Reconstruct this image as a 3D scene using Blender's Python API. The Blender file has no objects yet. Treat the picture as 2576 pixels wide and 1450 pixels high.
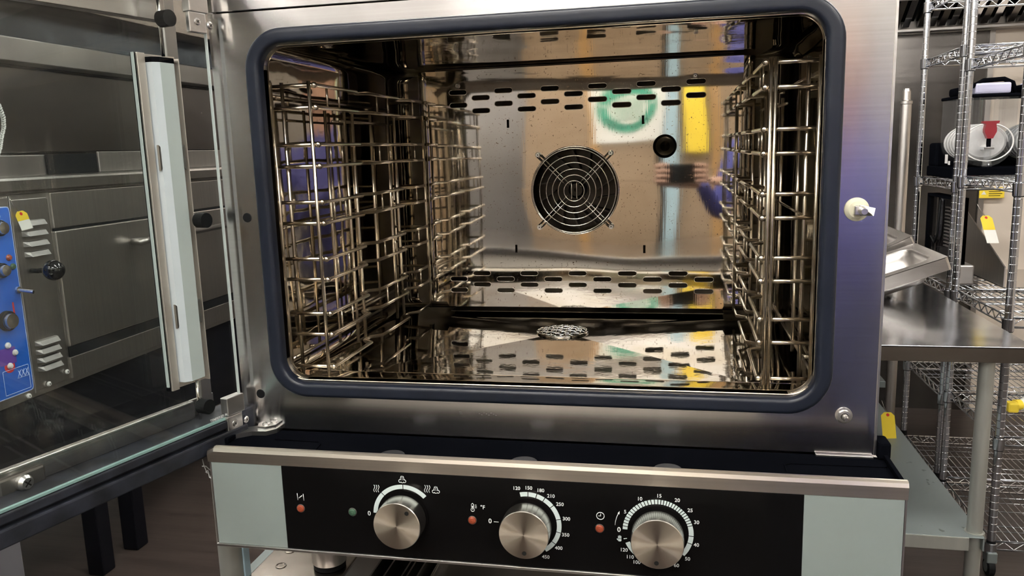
import bpy, bmesh, math, random
from mathutils import Vector, Matrix
from mathutils.geometry import tessellate_polygon
random.seed(7)
sc = bpy.context.scene
C = sc.collection
PI = math.pi

# ------------------------------------------------------------------ camera
# oven coordinates: x to the right, y into the oven, z up; oven face y = 0; metres
cd = bpy.data.cameras.new('camera'); cam = bpy.data.objects.new('camera', cd); C.objects.link(cam)
yaw, pit, rol = 0.2073, -0.1731, -0.0306
Rz = Matrix(((math.cos(yaw), math.sin(yaw), 0), (-math.sin(yaw), math.cos(yaw), 0), (0, 0, 1)))
Rx = Matrix(((1, 0, 0), (0, math.cos(pit), math.sin(pit)), (0, -math.sin(pit), math.cos(pit))))
Ry = Matrix(((math.cos(rol), 0, math.sin(rol)), (0, 1, 0), (-math.sin(rol), 0, math.cos(rol))))
RR = Ry @ Rx @ Rz
m = Matrix((RR[0], RR[2], -RR[1])).transposed().to_4x4()
m.translation = Vector((0.5931, -0.9759, 0.3495))
cam.matrix_world = m
cd.sensor_width = 36; cd.lens = 1997.3 / 2576 * 36; cd.clip_start = 0.02
sc.camera = cam

# ------------------------------------------------------------------ world, exposure, ceiling lamps
w = bpy.data.worlds.new('world'); sc.world = w; w.use_nodes = True
w.node_tree.nodes['Background'].inputs[0].default_value = (0.6, 0.65, 0.7, 1)
w.node_tree.nodes['Background'].inputs[1].default_value = 0.25
sc.view_settings.view_transform = 'Standard'; sc.view_settings.look = 'None'
sc.view_settings.gamma = 1; sc.view_settings.use_curve_mapping = False
sc.view_settings.exposure = 0.85
TUBE = 55.0            # emission of the fluorescent tubes
FZ, CZ = -1.10, 1.75   # floor and ceiling height
LAMPS = [(x, y) for x in (-1.9, .15, 2.2) for y in (-2.6, -.95, .7, 2.3)]

# ------------------------------------------------------------------ materials
def mat(name, col=(.5, .5, .5), rough=.5, metal=0., spec=.5, bump=None, var=None, emit=None, coat=0, speck=None, alpha=None, aniso=0, tan=None):
    """bump=(scale xyz, strength, detail); var=(scale xyz, colour2, amount) patchy colour; speck=(scale, colour, threshold)"""
    M = bpy.data.materials.new(name); M.use_nodes = True; nt = M.node_tree; N = nt.nodes; L = nt.links
    b = N['Principled BSDF']
    b.inputs['Base Color'].default_value = (*col, 1); b.inputs['Roughness'].default_value = rough
    b.inputs['Metallic'].default_value = metal; b.inputs['Specular IOR Level'].default_value = spec
    b.inputs['Coat Weight'].default_value = coat
    if aniso: b.inputs['Anisotropic'].default_value = aniso
    if tan:
        cx_ = N.new('ShaderNodeCombineXYZ'); [cx_.inputs[k].__setattr__('default_value', tan[k]) for k in range(3)]
        L.new(cx_.outputs[0], b.inputs['Tangent'])
    if emit:
        b.inputs['Emission Color'].default_value = (*emit[0], 1); b.inputs['Emission Strength'].default_value = emit[1]
    tc = N.new('ShaderNodeTexCoord')
    def noise(scale, detail=3, rough_=.5):
        mp = N.new('ShaderNodeMapping'); L.new(tc.outputs['Object'], mp.inputs['Vector'])
        mp.inputs['Scale'].default_value = scale if isinstance(scale, tuple) else (scale,) * 3
        n = N.new('ShaderNodeTexNoise'); n.inputs['Scale'].default_value = 1; n.inputs['Detail'].default_value = detail
        n.inputs['Roughness'].default_value = rough_
        L.new(mp.outputs[0], n.inputs['Vector']); return n
    colout = None
    if var:
        n = noise(var[0]); r = N.new('ShaderNodeMapRange'); r.inputs[1].default_value = .35; r.inputs[2].default_value = .65
        r.inputs[4].default_value = var[2]; L.new(n.outputs[0], r.inputs[0])
        mx = N.new('ShaderNodeMix'); mx.data_type = 'RGBA'; mx.inputs[6].default_value = (*col, 1); mx.inputs[7].default_value = (*var[1], 1)
        L.new(r.outputs[0], mx.inputs[0]); colout = mx.outputs[2]
    if speck:
        n = noise(speck[0], 2, .6); r = N.new('ShaderNodeMapRange'); r.inputs[1].default_value = speck[2]; r.inputs[2].default_value = speck[2] + .03
        L.new(n.outputs[0], r.inputs[0])
        mx = N.new('ShaderNodeMix'); mx.data_type = 'RGBA'; mx.inputs[6].default_value = (*col, 1); mx.inputs[7].default_value = (*speck[1], 1)
        if colout: L.new(colout, mx.inputs[6])
        L.new(r.outputs[0], mx.inputs[0]); colout = mx.outputs[2]
        if metal > .5:
            mr = N.new('ShaderNodeMix'); mr.inputs[2].default_value = rough; mr.inputs[3].default_value = .2
            L.new(r.outputs[0], mr.inputs[0]); L.new(mr.outputs[0], b.inputs['Roughness'])
    if colout: L.new(colout, b.inputs['Base Color'])
    if bump:
        prev = None
        for bb in (bump if isinstance(bump, list) else [bump]):
            n = noise(bb[0], bb[2] if len(bb) > 2 else 3)
            bp = N.new('ShaderNodeBump'); bp.inputs['Strength'].default_value = 1; bp.inputs['Distance'].default_value = bb[1]
            L.new(n.outputs[0], bp.inputs['Height'])
            if prev: L.new(prev, bp.inputs['Normal'])
            prev = bp.outputs[0]
        L.new(prev, b.inputs['Normal'])
    return M

def pane(name, tint=(.93, .96, .95), f0=.05, rough=.0, ghost=0.0, gcol=(.5, .55, .5)):
    """thin clear pane: transparent body with a Fresnel mirror on top, optional greasy film"""
    M = bpy.data.materials.new(name); M.use_nodes = True; N = M.node_tree.nodes; L = M.node_tree.links; N.clear()
    out = N.new('ShaderNodeOutputMaterial'); t = N.new('ShaderNodeBsdfTransparent'); t.inputs[0].default_value = (*tint, 1)
    g = N.new('ShaderNodeBsdfGlossy'); g.inputs['Roughness'].default_value = rough
    lw = N.new('ShaderNodeLayerWeight'); lw.inputs[0].default_value = .5
    p = N.new('ShaderNodeMath'); p.operation = 'POWER'; p.inputs[1].default_value = 5.0; L.new(lw.outputs['Facing'], p.inputs[0])
    r = N.new('ShaderNodeMapRange'); r.inputs[3].default_value = f0; r.inputs[4].default_value = .13; L.new(p.outputs[0], r.inputs[0])
    mx = N.new('ShaderNodeMixShader'); L.new(r.outputs[0], mx.inputs[0])
    if ghost:
        d = N.new('ShaderNodeBsdfDiffuse'); d.inputs[0].default_value = (*gcol, 1)
        m0 = N.new('ShaderNodeMixShader'); m0.inputs[0].default_value = ghost
        L.new(t.outputs[0], m0.inputs[1]); L.new(d.outputs[0], m0.inputs[2]); L.new(m0.outputs[0], mx.inputs[1])
    else: L.new(t.outputs[0], mx.inputs[1])
    L.new(g.outputs[0], mx.inputs[2]); L.new(mx.outputs[0], out.inputs[0]); return M

M = {}
M['steel_h'] = mat('brushed_steel_h', (.60, .575, .55), .26, 1, bump=[((6, 6, 900), .00004, 2), ((3, 3, 3), .002, 1)], var=((1.5, 1.5, 220), (.52, .50, .48), .7))
M['steel_v'] = mat('brushed_steel_v', (.62, .59, .56), .33, 1, bump=[((900, 900, 6), .00004, 2), ((3, 3, 1.5), .010, 1)], var=((160, 160, 1.5), (.54, .52, .50), .7))
M['strip'] = mat('satin_strip_steel', (.74, .67, .58), .30, 1, bump=((6, 900, 900), .00003, 2), var=((1.5, 260, 260), (.66, .60, .52), .7), aniso=.6, tan=(0, 0, 1))
M['steel_dark'] = mat('dull_dark_steel', (.42, .40, .38), .35, 1, bump=((4, 4, 4), .004), var=(3, (.26, .245, .23), .8))
M['frame'] = mat('oven_face_steel', (.66, .64, .63), .145, 1, bump=((2, 2, 900), .000006, 2), var=((1.2, 1.2, 260), (.54, .52, .51), .5), aniso=.96, tan=(0, 0, 1))
M['cavity'] = mat('polished_cavity_steel', (.62, .575, .50), .045, 1, bump=[((5, 5, 5), .005, 1), ((14, 14, 14), .0004, 2)], var=(7, (.52, .45, .34), .8), speck=((260, 260, 260), (.22, .17, .11), .71))
M['baffle'] = mat('scratched_baffle_steel', (.63, .605, .565), .04, 1, bump=[((3.2, 3.2, 3.2), .004, 1), ((420, 420, 12), .00001, 2)], var=(9, (.56, .525, .47), .8), speck=((300, 300, 300), (.20, .15, .10), .665))
M['cfloor'] = mat('wet_cavity_floor_steel', (.68, .66, .63), .045, 1, bump=[((4, 4, 4), .0015, 1), ((60, 60, 60), .0001, 2)], var=(11, (.58, .50, .38), .8), speck=((280, 280, 280), (.2, .15, .1), .70))
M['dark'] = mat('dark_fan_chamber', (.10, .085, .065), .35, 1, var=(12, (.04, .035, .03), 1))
M['fanm'] = mat('dark_fan_steel', (.05, .042, .035), .4, 1, var=(30, (.03, .026, .022), 1))  # fan steel toned darker than the baffle around it
M['wire'] = mat('rack_wire_steel', (.80, .73, .62), .20, 1, var=(40, (.55, .46, .35), .8))
M['guard'] = mat('guard_wire', (.75, .72, .66), .14, 1)
M['chrome'] = mat('chrome', (.84, .86, .90), .10, 1)
M['chrome_d'] = mat('chrome_post', (.56, .58, .62), .12, 1)
M['gasket'] = mat('blue_grey_gasket_rubber', (.008, .0105, .018), .32, 0, .35, bump=((40, 40, 40), .0004), var=((14, 14, 14), (.012, .015, .025), .6))
M['black'] = mat('black_plastic', (.0025, .0028, .004), .6, 0, .0, bump=((60, 60, 60), .0003))
M['blackm'] = mat('door_profile_black', (.010, .011, .014), .45, 0, .25, var=((30, 30, 30), (.030, .034, .048), .6), bump=((50, 50, 50), .0004))
M['louvre'] = mat('louvre_steel', (.30, .29, .28), .5, 1)
M['plug'] = mat('grey_hole_plug', (.025, .025, .028), .5, 0, .1)
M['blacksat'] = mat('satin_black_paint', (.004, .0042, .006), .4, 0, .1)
M['rubber'] = mat('black_rubber', (.006, .0065, .007), .6, 0, .12)
M['blackglass'] = mat('black_glass', (.004, .0037, .0037), .07, 0, .09)
M['greyglass'] = mat('sage_grey_glass', (.215, .25, .238), .12, 0, .4)
M['knob'] = mat('spun_aluminium', (.92, .83, .69), .25, 1, aniso=.97)
_nt = M['knob'].node_tree; _tg = _nt.nodes.new('ShaderNodeTangent'); _tg.direction_type = 'RADIAL'; _tg.axis = 'Y'
_nt.links.new(_tg.outputs[0], _nt.nodes['Principled BSDF'].inputs['Tangent'])
M['knobside'] = mat('brushed_knob_side', (.78, .74, .68), .26, 1, bump=((500, 500, 500), .00003))
M['mark'] = mat('printed_mark', (.55, .63, .62), .5)
M['white'] = mat('white_print', (.75, .77, .76), .5)
M['red'] = mat('red_lamp_lens', (.24, .045, .02), .25, 0, .5, emit=((1, .2, .06), .015))
M['green'] = mat('green_lamp_lens', (.045, .10, .06), .25)
M['alu'] = mat('cast_aluminium', (.72, .71, .69), .28, 1, bump=((40, 40, 40), .0008))
M['lampcover'] = mat('frosted_lamp_cover', (.56, .62, .61), .35, 0, .4)
M['lampside'] = mat('lamp_cover_flank', (.62, .66, .70), .3, 0, .4)
M['plate'] = mat('lamp_back_plate', (.86, .79, .72), .5, 1)
M['glass'] = pane('clear_glass', (.955, .97, .965), .022, 0, .003, (.5, .5, .5))
M['glass2'] = pane('door_outer_glass', (.93, .945, .94), .025, 0, .004, (.5, .5, .5))
M['tank'] = pane('clear_plastic', (.95, .96, .97), .07, .03, .04, (.75, .77, .78))
M['edge'] = mat('green_glass_edge', (.20, .32, .30), .15, 0, .6)
M['edgew'] = mat('pale_glass_edge', (.50, .55, .54), .15, 0, .6)
M['galv'] = mat('galvanised_sheet', (.20, .23, .23), .45, .5, var=((5, 1.5, 5), (.20, .235, .235), .8), bump=((8, 2, 8), .002), speck=((22, 22, 22), (.10, .11, .11), .70))
M['galvleg'] = mat('galvanised_tube', (.42, .43, .39), .36, .6, var=((20, 20, 2), (.32, .33, .30), .8))
M['floor'] = mat('brown_vinyl_planks', (.050, .038, .033), .42, 0, .35, var=((2, 26, 1), (.034, .026, .023), .9), bump=((3, 60, 1), .0006))
M['wallp'] = mat('tan_wall_panel', (.66, .58, .49), .6)
M['wallg'] = mat('grey_wall', (.74, .73, .71), .6)
M['beige'] = mat('beige_panel', (.46, .43, .39), .55)
M['walld'] = mat('brown_grey_wall', (.24, .225, .215), .6)
M['ceil'] = mat('white_ceiling_tile', (.72, .71, .68), .8, bump=((40, 40, 40), .001))
M['walls'] = mat('stainless_wall_sheet', (.155, .143, .132), .26, 1, bump=[((2.5, 2.5, 1.5), .018, 1)], var=((3, 3, 1), (.085, .078, .073), 1))
M['blue'] = mat('blue_control_film', (.012, .085, .42), .3, 0, .5, var=((4, 4, 4), (.02, .13, .55), .6))
M['bluel'] = mat('pale_blue_line', (.45, .55, .85), .5)
M['yellow'] = mat('yellow_card', (.80, .60, .04), .6)
M['cream'] = mat('white_paper', (.75, .75, .70), .7)
M['ink'] = mat('dark_ink', (.012, .012, .011), .7, 0, .1)
M['redp'] = mat('red_plastic', (.22, .012, .02), .3)
M['lilac'] = mat('lilac_lid_panel', (.50, .50, .66), .35)
M['whitep'] = mat('white_plastic', (.72, .71, .69), .35)
M['card'] = mat('cardboard', (.30, .220, .145), .8, var=((3, 3, 30), (.26, .185, .12), .6))
M['emboss'] = mat('green_print', (.03, .30, .19), .6)
M['pale'] = mat('pale_blue_paint', (.35, .50, .58), .6)
M['jean'] = mat('blue_denim', (.045, .05, .10), .85, bump=((300, 300, 300), .0005))
M['shirt'] = mat('royal_blue_cloth', (.075, .08, .28), .8, bump=((12, 12, 12), .004))
M['skin'] = mat('skin', (.50, .31, .23), .55)
M['lip'] = mat('lip', (.36, .15, .12), .5)
M['hair'] = mat('brown_hair', (.06, .035, .02), .6)
M['tube'] = mat('fluorescent_tube', (1, 1, 1), .5, emit=((1.0, .965, .915), TUBE))
M['ivory'] = mat('ivory_washer', (.62, .60, .45), .45)
M['tansteel'] = mat('tan_reflective_steel', (.30, .27, .235), .25, 1, bump=((6, 6, 6), .002))
M['reddish'] = mat('red_spot', (.55, .03, .03), .5)
M['cord'] = mat('white_coil_cord', (.6, .6, .58), .5)

# ------------------------------------------------------------------ mesh builder
class MB:
    G = None
    def __init__(s): s.bm = bmesh.new(); s.mats = []
    def mi(s, m):
        m = M[m] if isinstance(m, str) else m
        if m not in s.mats: s.mats.append(m)
        return s.mats.index(m)
    def _new(s, vs, fs, m, smooth=False, T=None):
        i = s.mi(m); bv = [s.bm.verts.new(T @ Vector(v) if T else v) for v in vs]
        for f in fs:
            try: fc = s.bm.faces.new([bv[k] for k in f]); fc.material_index = i; fc.smooth = smooth
            except ValueError: pass
    def box(s, a, b, m, bev=0, T=None):
        (x0, y0, z0), (x1, y1, z1) = [[min(p, q) for p, q in zip(a, b)], [max(p, q) for p, q in zip(a, b)]]
        if bev <= 0:
            v = [(x, y, z) for z in (z0, z1) for y in (y0, y1) for x in (x0, x1)]
            s._new(v, [(0, 2, 3, 1), (4, 5, 7, 6), (0, 1, 5, 4), (2, 6, 7, 3), (0, 4, 6, 2), (1, 3, 7, 5)], m, False, T); return s
        t = bmesh.new(); bmesh.ops.create_cube(t, size=1)
        for v in t.verts: v.co = Vector(((x0 + x1) / 2 + v.co.x * (x1 - x0), (y0 + y1) / 2 + v.co.y * (y1 - y0), (z0 + z1) / 2 + v.co.z * (z1 - z0)))
        bmesh.ops.bevel(t, geom=list(t.edges), offset=min(bev, .45 * min(x1 - x0, y1 - y0, z1 - z0)), segments=2, affect='EDGES', profile=.5)
        t.verts.index_update()
        s._new([v.co.copy() for v in t.verts], [[v.index for v in f.verts] for f in t.faces], m, False, T); t.free(); return s
    def cyl(s, p0, p1, r, m, seg=16, r1=None, caps=True, T=None):
        p0, p1 = Vector(p0), Vector(p1); r1 = r if r1 is None else r1; d = (p1 - p0).normalized()
        u = d.orthogonal().normalized(); v = d.cross(u)
        ring = lambda p, rr: [p + (u * math.cos(2 * PI * k / seg) + v * math.sin(2 * PI * k / seg)) * rr for k in range(seg)]
        vs = ring(p0, r) + ring(p1, r1)
        s._new(vs, [(k, (k + 1) % seg, seg + (k + 1) % seg, seg + k) for k in range(seg)], m, True, T)
        if caps:
            s._new(ring(p0, r), [list(range(seg))[::-1]], m, False, T); s._new(ring(p1, r1), [list(range(seg))], m, False, T)
        return s
    def tube(s, pts, r, m, seg=8, closed=False, T=None):
        pts = [Vector(p) for p in pts]; n = len(pts); vs = []; u = None
        rr = r if isinstance(r, (list, tuple)) else [r] * n
        for i, p in enumerate(pts):
            a = pts[i - 1] if (i > 0 or closed) else p; b = pts[(i + 1) % n] if (i < n - 1 or closed) else p
            d1 = (p - a).normalized() if (p - a).length > 1e-9 else None; d2 = (b - p).normalized() if (b - p).length > 1e-9 else None
            d = (d1 + d2) if d1 and d2 else (d1 or d2)
            d = d.normalized() if d.length > 1e-6 else d1
            u = (u - d * u.dot(d)) if u is not None else d.orthogonal()
            u = u.normalized() if u.length > 1e-6 else d.orthogonal().normalized()
            v = d.cross(u)
            sc_ = 1 / max(.6, math.sqrt(max(.3, (1 + (d1.dot(d2) if d1 and d2 else 1)) / 2)))
            vs += [p + (u * math.cos(2 * PI * k / seg) + v * math.sin(2 * PI * k / seg)) * rr[i] * min(sc_, 1.3) for k in range(seg)]
        fs = []
        for i in range(n if closed else n - 1):
            j = (i + 1) % n
            fs += [(i * seg + k, i * seg + (k + 1) % seg, j * seg + (k + 1) % seg, j * seg + k) for k in range(seg)]
        if not closed: fs += [list(range(seg))[::-1], [(n - 1) * seg + k for k in range(seg)]]
        s._new(vs, fs, m, True, T); return s
    def lathe(s, prof, o, ax, m, seg=32, T=None, sharp=()):
        """prof: list of (distance along ax, radius)"""
        o, ax = Vector(o), Vector(ax).normalized(); u = ax.orthogonal().normalized(); v = ax.cross(u)
        for i in range(len(prof) - 1):
            (h0, r0), (h1, r1) = prof[i], prof[i + 1]
            vs = [o + ax * h + (u * math.cos(2 * PI * k / seg) + v * math.sin(2 * PI * k / seg)) * max(r, 1e-5) for h, r in ((h0, r0), (h1, r1)) for k in range(seg)]
            s._new(vs, [(k, (k + 1) % seg, seg + (k + 1) % seg, seg + k) for k in range(seg)], m, True, T)
        return s
    def sphere(s, c, r, m, seg=16, sq=(1, 1, 1), T=None):
        t = bmesh.new(); bmesh.ops.create_uvsphere(t, u_segments=seg, v_segments=max(6, seg // 2), radius=r); t.verts.index_update()
        s._new([Vector((v.co.x * sq[0] + c[0], v.co.y * sq[1] + c[1], v.co.z * sq[2] + c[2])) for v in t.verts], [[v.index for v in f.verts] for f in t.faces], m, True, T); t.free(); return s
    def prism(s, poly, t0, t1, m, fr=None, holes=(), mside=None, T=None):
        """extrude a 2-D polygon (with holes). fr(a,b,t)->xyz"""
        fr = fr or (lambda a, b, t: (a, b, t))
        loops = [list(poly)] + [list(h) for h in holes]
        tri = tessellate_polygon([[Vector((a, b, 0)) for a, b in l] for l in loops])
        flat = [p for l in loops for p in l]
        for t in (t0, t1): s._new([fr(a, b, t) for a, b in flat], tri, m, False, T)
        for l in loops:
            n = len(l); vs = [fr(a, b, t0) for a, b in l] + [fr(a, b, t1) for a, b in l]
            s._new(vs, [(k, (k + 1) % n, n + (k + 1) % n, n + k) for k in range(n)], mside or m, False, T)
        return s
    def build(s, name, parent=None, loc=None, recalc=True):
        if recalc: bmesh.ops.recalc_face_normals(s.bm, faces=s.bm.faces)
        me = bpy.data.meshes.new(name); s.bm.to_mesh(me); s.bm.free()
        if MB.G is not None: me.transform(MB.G)
        for m_ in s.mats: me.materials.append(m_)
        o = bpy.data.objects.new(name, me); C.objects.link(o)
        if parent is not None:
            o.parent = parent
            o.matrix_parent_inverse = PINV.get(parent.name, Matrix.Identity(4))
        return o
PINV = {}   # parts are modelled in room coordinates, so each thing's Empty keeps its inverse

def thing(name, label, cat, loc=(0, 0, 0), group=None):
    o = bpy.data.objects.new(name, None); C.objects.link(o); o.location = loc; o['label'] = label; o['category'] = cat
    o.empty_display_size = .05
    PINV[o.name] = Matrix.Translation(loc).inverted()
    if group: o['group'] = group
    return o
def put_under(c, p):
    c.parent = p; c.matrix_parent_inverse = PINV.get(p.name, Matrix.Identity(4)); return c
def tag(o, label, cat, group=None):
    o['label'] = label; o['category'] = cat
    if group: o['group'] = group
    return o
def struct(o): o['kind'] = 'structure'; return o
def rrect(x0, z0, x1, z1, r, n=8):
    P = []
    for cx, cz, a0 in ((x1 - r, z1 - r, 0), (x0 + r, z1 - r, PI / 2), (x0 + r, z0 + r, PI), (x1 - r, z0 + r, 1.5 * PI)):
        P += [(cx + r * math.cos(a0 + PI / 2 * k / n), cz + r * math.sin(a0 + PI / 2 * k / n)) for k in range(n + 1)]
    return P
def slot(cx, cz, w_, h_, n=5):
    r = h_ / 2; P = []
    for c, a0 in ((cx + w_ / 2 - r, -PI / 2), (cx - w_ / 2 + r, PI / 2)):
        P += [(c + r * math.cos(a0 + PI * k / n), cz + r * math.sin(a0 + PI * k / n)) for k in range(n + 1)]
    return P
def circ(cx, cz, r, n=32): return [(cx + r * math.cos(2 * PI * k / n), cz + r * math.sin(2 * PI * k / n)) for k in range(n)]
XZ = lambda a, b, t: (a, t, b)
YZ = lambda a, b, t: (t, a, b)
def text_into(mb, s_, x, z, size, y, m, fr=None):
    """flat lettering centred at (x,z) on the plane y"""
    cu = bpy.data.curves.new('t', 'FONT'); cu.body = s_; cu.size = size; cu.align_x = 'CENTER'; cu.align_y = 'CENTER'; cu.resolution_u = 3
    cu.extrude = .0001; cu.offset = size * .012
    o = bpy.data.objects.new('t', cu); C.objects.link(o)
    me = bpy.data.meshes.new_from_object(o.evaluated_get(bpy.context.evaluated_depsgraph_get()))
    fr = fr or (lambda a, b, t: (x + a, y - t, z + b))
    mb._new([fr(v.co.x, v.co.y, v.co.z) for v in me.vertices], [list(p.vertices) for p in me.polygons], m)
    bpy.data.objects.remove(o); bpy.data.curves.remove(cu); bpy.data.meshes.remove(me)

# ================================================================== ROOM
def room():
    struct(MB().box((-3.0, -3.6, FZ - .05), (4.6, 4.2, FZ), 'floor').build('floor'))
    struct(MB().box((-3.0, -3.6, CZ), (4.6, 4.2, CZ + .05), 'ceil').build('ceiling'))
    struct(MB().box((-3.0, 3.5, FZ), (2.10, 3.56, CZ), 'walls').box((2.10, 3.5, FZ), (4.6, 3.56, CZ), 'wallp').build('wall_back'))
    struct(MB().box((-3.05, -3.6, FZ), (-3.0, 3.56, CZ), 'wallg').build('wall_left'))
    struct(MB().box((4.55, -3.6, FZ), (4.6, 3.5, CZ), 'wallp').build('wall_right'))
    struct(MB().box((-3.0, -3.65, FZ), (4.6, -3.6, 1.05), 'walld').box((-3.0, -3.65, 1.05), (4.6, -3.6, CZ), 'wallg').build('wall_front'))
    mb = MB(); mb.box((2.10, 3.485, FZ), (2.125, 3.5, CZ), 'steel_dark').box((2.55, 3.49, FZ), (2.57, 3.5, CZ), 'steel_dark')
    struct(mb.build('trim_1'))
room()

def ceiling_lights():
    base = thing('ceiling_light', 'twin tube fluorescent ceiling light', 'light', (0, 0, CZ))
    h = MB().box((-.62, -.09, CZ - .035), (.62, .09, CZ - .0), 'whitep', .004).build('housing', base)
    t = MB()
    for yy in (-.045, .045): t.cyl((-.59, yy, CZ - .05), (.59, yy, CZ - .05), .014, 'tube', 12)
    tb = t.build('tube', base)
    for i, (x, y) in enumerate(LAMPS):
        if i == 0: o = base
        else:
            o = base.copy(); C.objects.link(o)
            for ch in (h, tb): c = ch.copy(); C.objects.link(c); c.parent = o; c.matrix_parent_inverse = ch.matrix_parent_inverse
        o.location = (x, y, CZ)
        o['group'] = 'ceiling lights'
ceiling_lights()

# ================================================================== THE OVEN
OV = thing('convection_oven', 'stainless steel countertop convection oven with its glass door swung open', 'oven', (.41, .3, -.275))
XL, XR, RW, YF, YR = .1171, .6958, .0638, .043, .497
BY = .505                       # fan baffle plane
CF, CC = .031, .5035            # cavity floor and ceiling

def oven_body():
    o = (-.005, .829)
    mb = MB()
    mb.box((-.005, .013, -.165), (.0, .70, .62), 'steel_v').box((.824, .013, -.165), (.829, .70, .62), 'steel_v')
    mb.box((-.005, .013, .615), (.829, .70, .62), 'steel_h').box((-.005, .695, -.165), (.829, .70, .62), 'steel_h')
    mb.box((-.005, .06, -.165), (.829, .70, -.160), 'steel_dark')
    mb.build('case', OV)
    # front face plate with the rounded opening
    mb = MB()
    mb.prism([(-.005, -.027), (.829, -.027), (.829, .5335), (-.005, .5335)], 0, .012, 'frame', XZ, [rrect(.0665, .046, .755, .489, .028)])
    mb.box((.827, -.0015, -.027), (.8295, .002, .5335), 'alu')
    mb.build('face_frame', OV)
    mb = MB(); mb.box((-.005, 0, .5352), (.829, .012, .62), 'frame', .001); mb.build('top_panel', OV)
    MB().box((.7604, -.006, -.0335), (.8262, .002, -.0275), 'alu', .0006).build('corner_plate', OV)
    # lip folded into the opening
    R = rrect(.0665, .046, .755, .489, .028); R2 = rrect(.064, .0435, .7575, .4915, .030)
    mb = MB(); n = len(R)
    vs = [(a, .0, b) for a, b in R2] + [(a, -.003, b) for a, b in R] + [(a, .016, b) for a, b in R]
    mb._new(vs, [(k, (k + 1) % n, n + (k + 1) % n, n + k) for k in range(n)] + [(n + k, n + (k + 1) % n, 2 * n + (k + 1) % n, 2 * n + k) for k in range(n)], 'wire', True)
    R3 = rrect(.0350, .0305, .7900, .5036, .020)
    mb._new([(a, .014, b) for a, b in R] + [(a, .050, b if b > .1 else .0448) for a, b in R3], [(k, (k + 1) % n, n + (k + 1) % n, n + k) for k in range(n)], 'cavity', True)
    mb.build('opening_lip', OV, recalc=False)
    MB().box((.045, .0485, .0300), (.780, .0500, .0450), 'cavity').build('lip_step', OV)
    # gasket: soft bulge swept round the opening
    P = rrect(.0575, .0335, .7655, .5005, .042, 12); n = len(P); K = 12
    cx, cz = .4115, .267; vs = []
    for i, (a, b) in enumerate(P):
        p0, p1 = P[i - 1], P[(i + 1) % n]; tx, tz = p1[0] - p0[0], p1[1] - p0[1]; L = math.hypot(tx, tz) or 1
        nx, nz = tz / L, -tx / L      # outward
        if (a - cx) * nx + (b - cz) * nz < 0: nx, nz = -nx, -nz
        for k in range(K):
            t = PI * k / (K - 1); e = .0105 * math.cos(t); h = .015 * (math.sin(t) ** .6) + .0012 * math.sin(3 * t)
            vs.append((a + nx * e, -h, b + nz * e))
    mb = MB()
    mb._new(vs, [(i * K + k, i * K + k + 1, ((i + 1) % n) * K + k + 1, ((i + 1) % n) * K + k) for i in range(n) for k in range(K - 1)], 'gasket', True)
    mb.build('door_gasket', OV)

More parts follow.
